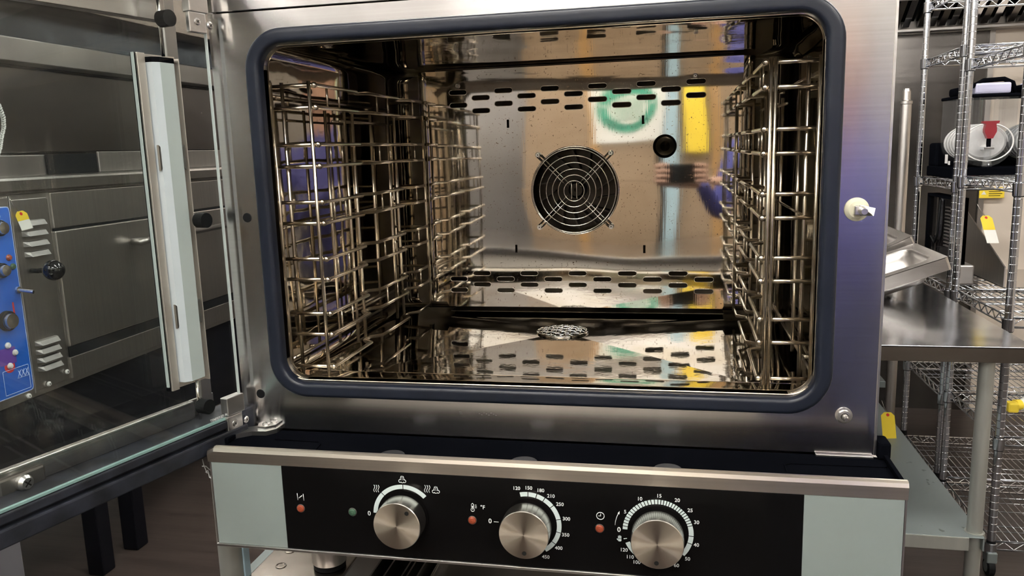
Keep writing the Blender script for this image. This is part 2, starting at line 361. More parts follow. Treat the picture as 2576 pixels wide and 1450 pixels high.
def cavity():
    x0, x1, yb, r = .035, .790, .60, .055
    # plan outline: left wall, rounded back corner, back, right wall
    plan = [(x0, .012)] + [(x0, y) for y in (.15, .3, .45)]
    plan += [(x0 + r - r * math.cos(t), yb - r + r * math.sin(t)) for t in [PI / 2 * k / 8 for k in range(9)]]
    plan += [(x1 - r + r * math.sin(t), yb - r + r * math.cos(t)) for t in [PI / 2 * k / 8 for k in range(9)]]
    plan += [(x1, y) for y in (.45, .3, .15)] + [(x1, .012)]
    q = .020
    sec = [(q * (1 - math.sin(t)), CF + q * (1 - math.cos(t))) for t in [PI / 2 * (1 - k / 5) for k in range(6)]][::-1]
    # sec gives inward offset and height, floor fillet; then the wall; then the roof fillet
    sec = [(q - q * math.sin(a), CF - .002 + q - q * math.cos(a)) for a in [PI / 2 * k / 5 for k in range(6)]] + \
          [(q - q * math.cos(a), CC - q + q * math.sin(a)) for a in [PI / 2 * k / 5 for k in range(6)]]
    cx, cy = .4125, .25; n = len(plan); vs = []
    for i, (a, b) in enumerate(plan):
        p0, p1 = plan[max(i - 1, 0)], plan[min(i + 1, n - 1)]; tx, ty = p1[0] - p0[0], p1[1] - p0[1]; L = math.hypot(tx, ty)
        nx, ny = ty / L, -tx / L
        if (cx - a) * nx + (cy - b) * ny < 0: nx, ny = -nx, -ny
        for off, z in sec: vs.append((a + nx * off, b + ny * off, z))
    K = len(sec); mb = MB()
    mb._new(vs, [(i * K + k, (i + 1) * K + k, (i + 1) * K + k + 1, i * K + k + 1) for i in range(n - 1) for k in range(K - 1)], 'cavity', True)
    mb._new([(x0 + .01, .012, CC), (x1 - .01, .012, CC), (x1 - .01, yb - .01, CC), (x0 + .01, yb - .01, CC)], [(0, 1, 2, 3)], 'cavity')
    # pressed emboss on the left wall
    mb.build('cavity_liner', OV, recalc=False)
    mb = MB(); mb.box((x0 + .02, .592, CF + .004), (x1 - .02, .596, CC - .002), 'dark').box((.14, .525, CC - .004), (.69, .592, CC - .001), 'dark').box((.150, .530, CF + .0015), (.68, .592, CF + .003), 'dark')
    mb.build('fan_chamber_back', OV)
    # floor falls in four facets to the drain
    dx, dy, dz = .391, .42, CF - .013
    cs = [(x0 + .012, .012, CF), (x1 - .012, .012, CF), (x1 - .012, yb - .01, CF + .001), (x0 + .012, yb - .01, CF + .001)]
    N = 24; ring = [(dx + .05 * math.cos(2 * PI * k / N), dy + .05 * math.sin(2 * PI * k / N), dz) for k in range(N)]
    mb = MB()
    def corner(k):      # which outer edge point each ring vertex joins
        a = 2 * PI * k / N; c, s_ = math.cos(a), math.sin(a)
        tx = ((cs[1][0] - dx) if c > 0 else (cs[0][0] - dx)) / (c if abs(c) > 1e-6 else 1e-6)
        ty = ((cs[2][1] - dy) if s_ > 0 else (cs[0][1] - dy)) / (s_ if abs(s_) > 1e-6 else 1e-6)
        t = min(abs(tx), abs(ty)); return (dx + c * t, dy + s_ * t, CF)
    angs = []
    for a_, b_, _ in cs: angs.append(math.atan2(b_ - dy, a_ - dx) % (2 * PI))
    allang = sorted([2 * PI * k / N for k in range(N)] + angs)
    inner, outer = [], []
    for a in allang:
        c, s_ = math.cos(a), math.sin(a)
        tx = ((cs[1][0] - dx) if c > 0 else (cs[0][0] - dx)) / (c if abs(c) > 1e-6 else 1e-6)
        ty = ((cs[2][1] - dy) if s_ > 0 else (cs[0][1] - dy)) / (s_ if abs(s_) > 1e-6 else 1e-6)
        t = min(abs(tx), abs(ty)); outer.append((dx + c * t, dy + s_ * t, CF)); inner.append((dx + .048 * c, dy + .048 * s_, dz + (CF - dz) * .048 / t))
    n = len(allang)
    mb._new(inner + outer, [(k, (k + 1) % n, n + (k + 1) % n, n + k) for k in range(n)], 'cfloor', False)
    mb._new([(dx + .048 * math.cos(a), dy + .048 * math.sin(a), dz - .012) for a in allang], [list(range(n))], 'dark')
    mb._new([(dx + .048 * math.cos(a), dy + .048 * math.sin(a), z) for z in (dz - .012, dz) for a in allang], [(k, (k + 1) % n, n + (k + 1) % n, n + k) for k in range(n)], 'cfloor', True)
    mb.build('cavity_floor', OV)
    # drain strainer: domed disc of woven straps
    mb = MB(); g = .0072
    mb.tube([(dx + .046 * math.cos(2 * PI * k / 40), dy + .046 * math.sin(2 * PI * k / 40), dz + .0025) for k in range(40)], .0022, 'cfloor', 8, True)
    for i in range(-5, 6):
        o_ = i * .0085; L = math.sqrt(max(0, .045 ** 2 - o_ ** 2))
        for ax in (0, 1):
            pts = []
            for k in range(13):
                s_ = -L + 2 * L * k / 12; h = .006 * (1 - (s_ * s_ + o_ * o_) / .045 ** 2) + .0012 * math.sin(k * 1.6 + i * PI + ax * PI)
                pts.append((dx + (s_ if ax == 0 else o_), dy + (o_ if ax == 0 else s_), dz + .003 + h))
            mb.tube(pts, .0015, 'guard', 6)
    mb.build('drain_strainer', OV)

def baffle():
    holes = []; z4 = (.4572, .4460, .4337, .4222)
    for k in range(11):
        x = .1893 + k * .0436
        if k % 2 == 0: zz = [z4[0], z4[2]]
        else: zz = [z4[1], z4[3]]
        for z in zz: holes.append(slot(x, z + (.0006 if k > 5 else 0), .0345, .0094))
    for k in range(11):
        x = .1765 + k * .0466
        for z in ((.1026, .0805) if k % 2 == 0 else (.1138, .0917)): holes.append(slot(x, z, .0350, .0092))
    for x, z in ((.2835, .3966), (.5325, .3948), (.2925, .1615), (.5345, .1595)):
        holes.append([(x - .0022, z - .0075), (x + .0022, z - .0075), (x + .0022, z + .0075), (x - .0022, z + .0075)])
    holes.append(circ(.5712, .3466, .0212, 36)); holes.append(circ(.4068, .2702, .0805, 64))
    x0, x1, z0, z1 = .128, .706, .048, .4985
    out = [(x0, z0 + .009), (x0 + .022, z0 + .009), (x0 + .026, z0), (x1 - .030, z0), (x1 - .026, z0 + .009), (x1, z0 + .009), (x1, z1), (x0, z1 - .0015)]
    mb = MB(); mb.prism(out, BY, BY + .0022, 'baffle', XZ, holes)
    for h in holes[:44]:                    # bright rolled edge of every slot
        cx_ = sum(p[0] for p in h) / len(h); cz_ = sum(p[1] for p in h) / len(h)
        mb.tube([(a, BY - .0001, b) for a, b in h], .00055, 'guard', 5, True)
    for sx, xe in ((-1, x0), (1, x1)):      # rounded folded flanges
        pts = [(xe + sx * .021 * math.sin(t), BY + .021 * (1 - math.cos(t))) for t in [PI / 2 * k / 8 for k in range(9)]] + [(xe + sx * .021, .56)]
        n = len(pts); vs = [(a, b, z0 + .009) for a, b in pts] + [(a, b, z1 - .001) for a, b in pts]
        mb._new(vs, [(k, k + 1, n + k + 1, n + k) for k in range(n - 1)], 'baffle', True)
    bf = mb.build('fan_baffle', OV, recalc=False)
    # raised rolled rim round the fan opening
    mb = MB(); mb.tube([(a, BY - .0005, b) for a, b in circ(.4068, .2702, .0812, 56)], .0016, 'baffle', 8, True); mb.build('fan_opening_rim', bf)
    # wire finger guard
    mb = MB(); gy = BY - .011
    for r in (.0775, .0645, .0520, .0405, .0295, .0188):
        mb.tube([(a, gy, b) for a, b in circ(.4068, .2702, r, 48)], .00115, 'guard', 6, True)
    for sx, sz in ((1, 1), (1, -1), (-1, 1), (-1, -1)):
        for off in (-.0032, .0032):
            c = lambda d: (.4068 + sx * (d * .7071) + off * sx * .7071, gy + .0022, .2702 + sz * (d * .7071) - off * sz * .7071)
            mb.tube([c(.014), c(.050), c(.092), (c(.0945)[0], BY - .002, c(.0945)[2])], .0011, 'guard', 6)
    for off in (-.0058, .0058): mb.tube([(.4068 + off, gy + .002, .2702 - .0165), (.4068 + off * .8, gy + .001, .2702 - .012), (.4068 + off * .8, gy + .001, .2702 + .012), (.4068 + off, gy + .002, .2702 + .0165)], .0012, 'guard', 6)
    mb.build('finger_guard', OV)
    for sx, sz in ((1, 1), (1, -1), (-1, 1), (-1, -1)): screw('guard_screw', (.4068 + sx * .0672, BY, .2702 + sz * .0672), (0, -1, 0), .0052, OV, .008)
    for x, z in ((.1895, .4810), (.6237, .4793), (.1893, .4690 - .5), ):
        if z > 0: screw('baffle_screw', (x, BY, z - .0118), (0, -1, 0), .0042, OV, .004)
    # fan wheel seen through the guard
    mb = MB(); c = Vector((.4068, 0, .2702))
    mb.lathe([(0, .078), (.004, .078)], (c.x, BY + .055, c.z), (0, 1, 0), 'fanm', 40)
    mb.prism(circ(c.x, c.z, .076, 40), BY + .056, BY + .058, 'fanm', XZ)
    for k in range(14):
        a = 2 * PI * k / 14
        p = lambda r, t: (c.x + r * math.cos(a + t), c.z + r * math.sin(a + t))
        q = [p(.040, 0), p(.055, .16), p(.074, .28), p(.074, .32), p(.054, .20), p(.040, .04)]
        mb.prism(q, BY + .018, BY + .056, 'fanm', XZ)
    mb.lathe([(0, .004), (0, .012), (.010, .016), (.036, .018)], (c.x, BY + .020, c.z), (0, 1, 0), 'fanm', 20)
    mb.build('fan_wheel', OV)
    mb = MB(); mb.lathe([(.0, .0215), (.012, .0205), (.026, .017), (.030, .009), (.024, 0)], (.5712, BY + .002, .3466), (0, 1, 0), 'dark', 28); mb.build('lamp_socket', OV)

def screw(name, p, ax, r, parent, h=.004, m='alu'):
    p, ax = Vector(p), Vector(ax).normalized(); mb = MB()
    mb.lathe([(0, r), (h * .6, r), (h, r * .7), (h, 0)], p, ax, m, 16)
    u = ax.orthogonal().normalized(); v = ax.cross(u)
    for d in (u, v):
        e = ax.cross(d); a = p + ax * (h + .0002)
        mb._new([a + d * r * .5 + e * r * .09, a + d * r * .5 - e * r * .09, a - d * r * .5 - e * r * .09, a - d * r * .5 + e * r * .09], [(0, 1, 2, 3)], 'ink')
    return mb.build(name, parent)

ZL = [.4422, .4130, .3637, .3347, .2858, .2566, .2070, .1781, .1295, .0997, .0528]
def side_rack(sx):
    xi = XL if sx < 0 else XR; xo = xi + sx * RW; r = .0025; i_ = lambda d: xi + sx * d   # d towards the wall
    mb = MB()
    for n, z in enumerate(ZL):
        j = .016
        pts = [(xo, YF, z), (xi, YF - .001, z), (xi - sx * .001, YF + .004, z), (xi, .185, z), (i_(j), .197, z), (i_(j), .222, z), (xi, .234, z),
               (xi, .372, z), (i_(j), .384, z), (i_(j), .410, z), (xi, .422, z), (xi, YR, z), (xo, YR, z)]
        mb.tube(pts, r, 'wire', 8)
        mb.sphere((xi, YF - .001, z), .0042, 'wire', 10)
    for n in range(0, 10, 2):                       # short rungs that tie each pair of wires
        a, b = (ZL[n], ZL[n + 1])
        for y in (.085, .125, .275, .325, .455): mb.tube([(xi + sx * .002, y, a), (xi + sx * .002, y, b)], .0017, 'wire', 6)
    run = mb.build('shelf_runner_wires', None)
    mb = MB(); z0, z1 = .040, .4475
    P = [(i_(.006), YF - .005), (xo - sx * .002, YF - .005), (xo - sx * .014, YF + .004), (i_(j + .003), .2095), (i_(j + .003), .397), (xi, YR + .004), (xo, YR + .004),
         (i_(.032), .2095), (i_(.032), .397), (xo, .2095), (xo, .397)]
    for k, (x, y) in enumerate(P):
        mb.tube([(x, y, z0 + (.006 if k > 2 else 0)), (x, y, z1 - (.030 if k > 2 else 0))], .0027, 'wire', 8)
    if sx > 0: mb.tube([(i_(.0115), YF - .005, z0 + .005), (i_(.0115), YF - .005, z1)], .0022, 'wire', 8)
    for zz in (.062, .43): mb.tube([(xo, .12, zz), (xo + sx * .010, .12, zz)], .0028, 'wire', 8); mb.tube([(xo, .46, zz), (xo + sx * .010, .46, zz)], .0028, 'wire', 8)
    for zz in (.43, .25, .062): mb.tube([(xo, YF, zz), (xo, YR, zz)], .0022, 'wire', 8)
    for k in (0, 1):                                # inner wire hoops near the wall
        x = i_(.032 + .012 * k)
        for zz in (.40, .10): mb.tube([(x, .19, zz), (x, .42, zz)], .002, 'wire', 6)
    post = mb.build('rack_posts', None)
    for z_ in (.43, .062):
        pass
    e = bpy.data.objects.new('side_rack', run.data)
    run.name = 'side_rack'; bpy.data.objects.remove(e)
    run.parent = OV; run.matrix_parent_inverse = PINV[OV.name]
    post.parent = run
    return run

def control_box():
    pd = -.1
    mb = MB()
    mb.box((.0, -.092, -.1505), (.84, .06, -.034), 'steel_dark')
    mb.box((0, -.0995, -.1535), (.002, .02, -.034), 'steel_v').box((.838, -.0995, -.1535), (.84, .02, -.034), 'steel_v')
    mb.box((0, -.1018, -.1558), (.84, -.088, -.1516), 'alu', .001)
    box = mb.build('control_housing', OV)
    for z in (-.060, -.115): screw('side_screw', (.84, -.085, z), (1, 0, 0), .0028, box, .0025)
    # rounded stainless strip along the top edge
    mb = MB(); prof = [(-.1005, -.0384), (-.1015, -.024), (-.1000, -.0195), (-.0965, -.0178), (-.0925, -.0182), (-.092, -.030), (-.098, -.0384)]
    n = len(prof)
    vs = [(x, y, z) for x in (.008, .8405) for y, z in prof]
    vs0 = [(-.0015, y, z - (.0045 if z > -.03 else 0)) for y, z in prof]
    vs = vs0 + vs
    mb._new(vs, [(s * n + k, s * n + (k + 1) % n, (s + 1) * n + (k + 1) % n, (s + 1) * n + k) for s in (0, 1) for k in range(n)] + [list(range(n))[::-1], list(range(2 * n, 3 * n))], 'strip', False)
    mb.build('steel_strip', OV)
    # front: grey glass ends and the black glass centre
    for x0, x1 in ((.0025, .1012), (.7336, .8375)):
        MB().box((x0, pd, -.1515), (x1, pd + .005, -.0388), 'greyglass', .0004).build('grey_glass_panel', OV)
    bp = MB().box((.1014, pd, -.1515), (.7334, pd + .005, -.0388), 'blackglass', .0004).build('control_glass', OV)
    # drip tray moulding on top
    mb = MB()
    mb.box((.0, -.092, -.0335), (.842, .0, -.0300), 'black')
    mb.box((.002, -.0925, -.0300), (.842, -.088, -.0225), 'black', .0015).box((.004, -.086, -.0300), (.838, -.084, -.026), 'black', .001)
    mb.box((.836, -.090, -.0300), (.8415, .001, -.0230), 'black', .0015)
    mb.box((.8300, -.010, -.0300), (.8445, .020, -.0085), 'black', .003)
    mb.box((-.002, -.060, -.0300), (.004, .0, -.022), 'black', .0015)
    mb.tube([(.835, -.032, -.0292), (.727, -.034, -.0292), (.720, -.040, -.0292), (.720, -.060, -.0292)], .0009, 'black', 6)
    mb.tube([(.060, -.036, -.0292), (.125, -.038, -.0292), (.131, -.046, -.0292), (.134, -.075, -.0292)], .0009, 'black', 6)
    tr = mb.build('drip_tray', OV)
    for x in (.2392, .4105, .5842): MB().lathe([(0, .0175), (.0012, .0165), (.0012, 0)], (x, -.070, -.0302), (0, 0, 1), 'plug', 24).build('hole_plug', tr)
    # dial prints --------------------------------------------------
    y = pd - .00005; KX = (.2635, .4197, .5735); KZ = -.0955
    def arc(mb, cx, a0, a1, gaps, ro=.0407, ri=.0352, m='mark'):
        """clockwise angles from 12 o'clock in degrees"""
        cuts = sorted([a0, a1] + [g for g in gaps if a0 < g < a1])
        for i in range(len(cuts) - 1):
            b0 = cuts[i] + (.75 if i else 0); b1 = cuts[i + 1] - (.75 if i < len(cuts) - 2 else 0)
            n = max(2, int((b1 - b0) / 4)); pts = []
            for k in range(n + 1): a = math.radians(b0 + (b1 - b0) * k / n); pts.append((cx + ro * math.sin(a), KZ + ro * math.cos(a)))
            for k in range(n, -1, -1): a = math.radians(b0 + (b1 - b0) * k / n); pts.append((cx + ri * math.sin(a), KZ + ri * math.cos(a)))
            mb.prism(pts, y, y - .0002, m, XZ)
    def line(mb, pts, r, m='white'): mb.tube([(a, y - .0001, b) for a, b in pts], r, m, 6)
    def waves(mb, x, z, s=.0045):
        for o_ in (-1, 0, 1):
            line(mb, [(x + (o_ * .62 + .22 * math.sin(k * 1.05)) * s + .1 * s * k / 6, z + s * (1.05 - 2.1 * k / 6)) for k in range(7)], .00042)
    def cloud(mb, x, z, s=.0045):
        for c, r, a0, a1 in (((-.62, -.55), .42, 60, 300), ((0, -.62), .42, 195, 345), ((.62, -.55), .42, -120, 120)):
            line(mb, [(x + s * (c[0] + r * math.cos(math.radians(a0 + (a1 - a0) * k / 8))), z + s * (c[1] + r * math.sin(math.radians(a0 + (a1 - a0) * k / 8)))) for k in range(9)], .0004)
        line(mb, [(x, z - .3 * s), (x, z + 1.0 * s)], .0004); line(mb, [(x - .35 * s, z - .2 * s), (x - .55 * s, z + .1 * s), (x - .30 * s, z + .9 * s)], .0004); line(mb, [(x + .35 * s, z - .2 * s), (x + .55 * s, z + .1 * s), (x + .30 * s, z + .9 * s)], .0004)
    T = lambda mb, s_, x, z, size=.0062: text_into(mb, s_, x, z, size, y, 'white')
    # function dial
    mb = MB(); arc(mb, KX[0], -88, 47, (-45, 0)); m2 = MB(); arc(m2, KX[0], -142, -128, ()); m2.build('dial_arc', bp)
    waves(mb, .2283, -.0618); cloud(mb, .2631, -.0476); waves(mb, .2946, -.0583); cloud(mb, .3058, -.0588); T(mb, '0', .2169, -.0959, .0085)
    mb.build('dial_print', bp)
    mb = MB(); line(mb, [(.1207, -.0747), (.1211, -.0838)], .00045); line(mb, [(.1289, -.0751), (.1293, -.0842)], .00045); line(mb, [(.1228, -.0810), (.1272, -.0776)], .0007)
    mb.build('vent_symbol', bp)
    # temperature dial
    mb = MB(); arc(mb, KX[1], -13, 148, (1.5, 17, 32, 51, 78, 103, 126))
    for s_, x, z in (('120', .4068, -.0509), ('150', .4215, -.0497), ('180', .4360, -.0519), ('210', .4484, -.0583), ('250', .4590, -.0681), ('300', .4664, -.0861), ('350', .4650, -.1067), ('400', .4564, -.1243), ('450', .4404, -.1371)):
        T(mb, s_, x, z)
    T(mb, '0', .3728, -.0954, .0085); line(mb, [(.3775, -.0958), (.3835, -.0958)], .0004); T(mb, '°F', .3641, -.0782, .0070)
    mb.build('dial_print', bp); mb = MB()
    line(mb, [(.3515 + .0022 * math.sin(a), -.0820 - .0022 * math.cos(a)) for a in [math.radians(-140 + 280 * k / 10) for k in range(11)]] + [(.3529, -.0750), (.3515, -.0735), (.3501, -.0750), (.3501, -.0803)], .0004)
    line(mb, [(.3515, -.0770), (.3515, -.0820)], .0008)
    for dz in (0, .0018, .0036): line(mb, [(.3545, -.0755 - dz), (.3567, -.0755 - dz)], .00035)
    mb.build('thermometer_symbol', bp)
    # timer dial
    mb = MB(); g1 = [-88 + (86 + 88) / 30 * 0] 
    ticks = [-88 + 88 * k / 15 for k in range(1, 15)] + [0] + [74 * k / 15 for k in range(1, 15)] + [74, 93, 107]
    arc(mb, KX[2], -88, 132, ticks); m2 = MB(); arc(m2, KX[2], 205, 247, ()); m2.build('dial_arc', bp)
    for s_, x, z in (('5', .5359, -.0724), ('10', .5527, -.0552), ('15', .5748, -.0502), ('20', .5955, -.0543), ('25', .6100, -.0658), ('30', .6173, -.0800), ('40', .6174, -.1080), ('50', .6075, -.1262), ('60', .5950, -.1355), ('120', .5341, -.1206), ('110', .5411, -.1290), ('100', .5489, -.1351)):
        T(mb, s_, x, z)
    T(mb, '0', .5285, -.0954, .0085)
    line(mb, [(.5069 + .0045 * math.cos(2 * PI * k / 20), -.0794 + .0045 * math.sin(2 * PI * k / 20)) for k in range(21)], .00045)
    line(mb, [(.5072, -.0764), (.5072, -.0795), (.5045, -.0795)], .0004)
    line(mb, [(.5240, -.0897), (.5246, -.0845), (.5262, -.0790), (.5288, -.0732)], .0004); mb.prism([(.5294, -.0718), (.5293, -.0760), (.5270, -.0748)], y, y - .0002, 'white', XZ)
    # small hand symbol and its tick
    mb.prism(rrect(.5273, -.1100, .5313, -.1060, .0014, 3), y, y - .0002, 'mark', XZ)
    for k in range(4): mb.prism(rrect(.52735 + k * .00102, -.1070, .52815 + k * .00102, -.1030 + (.0006 if k in (1, 2) else 0), .00035, 2), y, y - .0002, 'mark', XZ)
    line(mb, [(.5272, -.1085), (.5262, -.1068)], .0005, 'mark'); line(mb, [(.5340, -.1063), (.5378, -.1055)], .0004)
    mb.build('dial_print', bp)
    for nm, x, z, m in (('indicator_lamp', .1242, -.0950, 'red'), ('indicator_lamp', .1947, -.0953, 'green'), ('indicator_lamp', .3505, -.0955, 'red'), ('indicator_lamp', .5059, -.0952, 'red')):
        mb = MB(); mb.lathe([(-.002, .0056), (.0006, .0056), (.0008, .0050)], (x, pd, z), (0, -1, 0), 'steel_dark', 20)
        mb.lathe([(.0004, .0050), (.0018, .0046), (.0026, .003), (.0028, 0)], (x, pd, z), (0, -1, 0), m, 20); mb.lathe([(.0028, .0016), (.0031, 0)], (x, pd, z), (0, -1, 0), m, 12)
        mb.build(nm, bp)
    # knobs
    for x, ang in zip(KX, (-38, 181, 178)):
        mb = MB()
        mb.lathe([(0, .0312), (.003, .0312), (.003, .029), (.006, .0285)], (x, pd, KZ), (0, -1, 0), 'blackglass', 48)
        mb.lathe([(.006, .0285), (.0065, .0298), (.029, .0298), (.0300, .0291)], (x, pd, KZ), (0, -1, 0), 'knobside', 56)
        kb = mb.build('control_knob', OV)
        # spun face: thin rings give the radial glints
        mb = MB(); mb.lathe([(.0300, .0291), (.0300, .0)], (x, pd, KZ), (0, -1, 0), 'knob', 64)
        mb.build('knob_face', kb)
        a = math.radians(ang); px, pz = x + .0225 * math.sin(a) * -1, KZ + .0225 * math.cos(a)
        MB().lathe([(.0301, .0026), (.0304, .0026), (.0304, 0)], (px, pd, pz), (0, -1, 0), 'ink', 16).build('pointer_dot', kb)

def latch_and_stud():
    mb = MB(); mb.lathe([(0, .0135), (.002, .0135), (.0055, .0095), (.0055, 0)], (.7955, 0, .2694), (0, -1, 0), 'ivory', 32)
    a = Vector((.7965, -.004, .2694))
    mb.box((.7905, -.016, .2640), (.8030, -.004, .2745), 'alu', .001); mb.cyl((.7985, -.010, .2694), (.7985, -.028, .2690), .0055, 'alu', 12, .0035)
    mb._new([(.796, -.012, .2755), (.810, -.026, .2725), (.808, -.028, .2640), (.797, -.012, .2630), (.801, -.008, .269)], [(0, 1, 2, 3), (0, 4, 1), (1, 4, 2), (2, 4, 3)], 'alu')
    mb.build('door_catch', OV)
    mb = MB(); mb.lathe([(0, .0098), (.0015, .0098), (.0018, .0075), (.006, .0072), (.0062, .0045)], (.7915, 0, .0215), (0, -1, 0), 'alu', 24)
    mb.lathe([(.006, .0038), (.014, .0038), (.0165, .0022), (.0165, 0)], (.7915, 0, .0215), (0, -1, 0), 'steel_dark', 16)
    mb.build('door_switch_stud', OV)
    mb = MB(); mb.lathe([(0, .0065), (.0008, .006), (.0008, 0)], (.0265, 0, .2694), (0, -1, 0), 'rubber', 20); mb.build('hole_plug', OV)
    mb = MB(); mb.lathe([(0, .0065), (.0008, .006), (.0008, 0)], (.0235, 0, .0225), (0, -1, 0), 'rubber', 20); mb.build('hole_plug', OV)
    # worn bits of print under the opening
    mb = MB()
    for x in (.3105, .3345): 
        for k in range(9): mb.box((x + k * .0032 * (1 if x > .32 else .12), -.0003, .0068 - (k % 3) * .0014), (x + k * .0032 * (1 if x > .32 else .12) + .0017, 0, .0073 - (k % 3) * .0014), 'steel_dark')
    mb.build('worn_print', OV)
    # feet
    for x, y in ((.0715, .075), (.768, .075), (.0715, .60), (.768, .60)):
        mb = MB(); o = (x, y, -.160)
        mb.lathe([(0, .0290), (.048, .0290), (.052, .0268), (.056, .0262), (.106, .0258), (.108, .022)], o, (0, 0, -1), 'steel_v', 36)
        mb.lathe([(.106, .0245), (.1145, .0245), (.1145, 0)], o, (0, 0, -1), 'rubber', 32)
        mb.build('foot', OV)

# door ----------------------------------------------------------------
H = Vector((0, -.03)); UD = Vector((-.2464, -.9692)); ND = Vector((.9692, -.2464))
DT = Matrix(((UD.x, ND.x, 0, H.x), (UD.y, ND.y, 0, H.y), (0, 0, 1, 0), (0, 0, 0, 1)))     # door frame (u along the door, w towards its inner side, z)
def door():
    L = .80; D = lambda a, b, t: (a, b, t)
    # outer frame: bottom and top profiles, hinge stile
    mb = MB()
    mb.box((-.020, -.066, -.036), (L, -.004, -.004), 'blackm', .003, DT)
    mb.box((-.016, -.004, -.012), (L, .0035, -.0015), 'blackm', .0015, DT)
    mb.box((-.016, -.004, -.036), (L, .0065, -.016), 'blackm', .002, DT)
    mb.box((-.050, -.072, -.030), (-.012, -.010, -.004), 'blackm', .004, DT).box((-.046, -.030, -.030), (-.010, .0015, .0035), 'blackm', .004, DT).box((-.055, -.034, -.026), (-.020, -.002, -.014), 'blackm', .005, DT)
    d = mb.build('door', OV)
    MB().box((-.020, -.066, .572), (L, .003, .600), 'blackm', .003, DT).build('top_profile', d)
    d['label'] = 'open glass door'
    mb = MB()
    mb.box((.020, -.0665, -.004), (L, -.0540, .0200), 'steel_h', .001, DT).box((.022, -.056, .0185), (L, -.052, .0215), 'alu', .0008, DT)
    mb.box((.006, -.0665, .524), (L, -.0500, .572), 'steel_h', .001, DT)
    mb.box((-.022, -.0665, -.004), (.019, -.062, .0200), 'steel_dark', .001, DT).box((-.018, -.066, -.004), (.0, -.060, .572), 'steel_dark', .001, DT)
    mb.build('steel_channel', d)
    MB().box((-.002, -.0645, .0), (L, -.0605, .572), 'glass2', 0, DT).build('outer_glass', d)
    # middle pane with a bright cut edge
    mb = MB(); mb.box((.0705, -.043, .056), (L - .03, -.039, .480), 'glass', 0, DT); mp = mb.build('middle_glass', d)
    MB().box((.0692, -.0432, .056), (.0705, -.0388, .480), 'edgew', 0, DT).build('glass_edge', mp)
    # inner pane
    mb = MB(); mb.box((-.011, -.004, .002), (L, .0, .572), 'glass', 0, DT); ip = mb.build('inner_glass', d)
    mb = MB(); mb.box((-.0122, -.0042, .0), (-.0112, .0002, .572), 'edgew', 0, DT).box((-.011, -.0042, -.0005), (L, .0002, .0022), 'edge', 0, DT); mb.build('glass_edge', ip)
    mb = MB()
    def fr(a, b, t): return DT @ Vector((.0265 - a, .0003 + t * .2, .0062 + b))
    text_into(mb, 'TEMPERED FOR', 0, 0, .0052, 0, 'white', fr); mb.build('etched_lettering', ip)
    # lamp strip: back plate, faceted cover
    mb = MB()
    mb.box((.0040, -.0460, .050), (.0625, -.0440, .480), 'plate', 0, DT)
    mb.box((.0670, -.0470, .050), (.0684, -.0395, .480), 'black', 0, DT).box((.0556, -.0440, .050), (.0670, -.0365, .480), 'plate', .0005, DT)
    mb.box((.0095, -.0440, .052), (.0108, -.0300, .476), 'plate', 0, DT)
    pl = mb.build('lamp_back_plate', d)
    prof = [(.0145, -.0440), (.0150, -.0330), (.0210, -.0270), (.0440, -.0250), (.0520, -.0300), (.0545, -.0440)]
    z0, z1 = .0590, .4690; n = len(prof); mb = MB()
    vs = [DT @ Vector((a, b, z)) for z in (z0, z1) for a, b in prof]
    for k, m_ in zip(range(n - 1), ('lampside', 'lampside', 'lampcover', 'lampside', 'lampside')): mb._new([vs[k], vs[k + 1], vs[n + k + 1], vs[n + k]], [(0, 1, 2, 3)], m_)
    mb._new(vs[:n], [list(range(n))], 'lampside')
    mb.build('lamp_cover', d)
    mb = MB(); mb._new([DT @ Vector((a * 1.0 + (.0 if a > .03 else -.0), b, z)) for z in (z1 + .0002, z1 + .0065) for a, b in prof], [list(range(n)), [n + k for k in range(n)]] + [(k, k + 1, n + k + 1, n + k) for k in range(n - 1)], 'black'); mb.build('lamp_end_cap', d)
    for z in (.352, .148):
        for u, s_ in ((.0150, -1), (.0535, 1)): MB().prism([(u - s_ * .0030, z - .012), (u + s_ * .001, z - .016), (u + s_ * .001, z + .016), (u - s_ * .0030, z + .012)], -.0335, -.0300, 'steel_dark', lambda a, b, t: DT @ Vector((a, t, b))).build('lamp_clip', d)
    for z in ((.477, .572), (.002, .056)): MB().tube([DT @ Vector((.033, -.030, z[0])), DT @ Vector((.033, -.030, z[1]))], .0022, 'guard', 8).build('spacer_rod', d)
    for u, z in ((.040, .520), (.013, .270), (.039, .024)):
        MB().cyl((u, -.0200, z), (u, -.0045, z), .0100 if z != .270 else .0098, 'rubber', 24, T=DT).build('rubber_buffer', d)
    # hinge clips holding the inner pane
    for s_, zz in ((1, 0), (1, .5275)):
        mb = MB(); f = lambda z: zz + s_ * z
        mb.box((-.0155, -.010, f(.0035)), (.0150, .0030, f(.0285)), 'alu', .0012, DT)
        mb.box((-.0085, -.002, f(-.0220)), (.0185, .0045, f(.0030)), 'alu', .0012, DT)
        cl = mb.build('glass_clip', d)
        p = DT @ Vector((.0060, .0045, f(-.0085))); screw('clip_screw', p, (ND.x, ND.y, 0), .0045, cl, .0012)
        q = DT @ Vector((-.0160, .0015, f(-.0105))); screw('clip_screw', q, (ND.x, ND.y, 0), .0048, cl, .003)
    mb = MB(); mb.box((.238, -.060, -.012), (.292, -.050, .014), 'steel_dark', .003, DT); kp = mb.build('latch_keeper', d)
    screw('latch_knob', DT @ Vector((.266, -.050, .003)), (ND.x, ND.y, 0), .009, kp, .010)
    # lower hinge arm
    mb = MB()
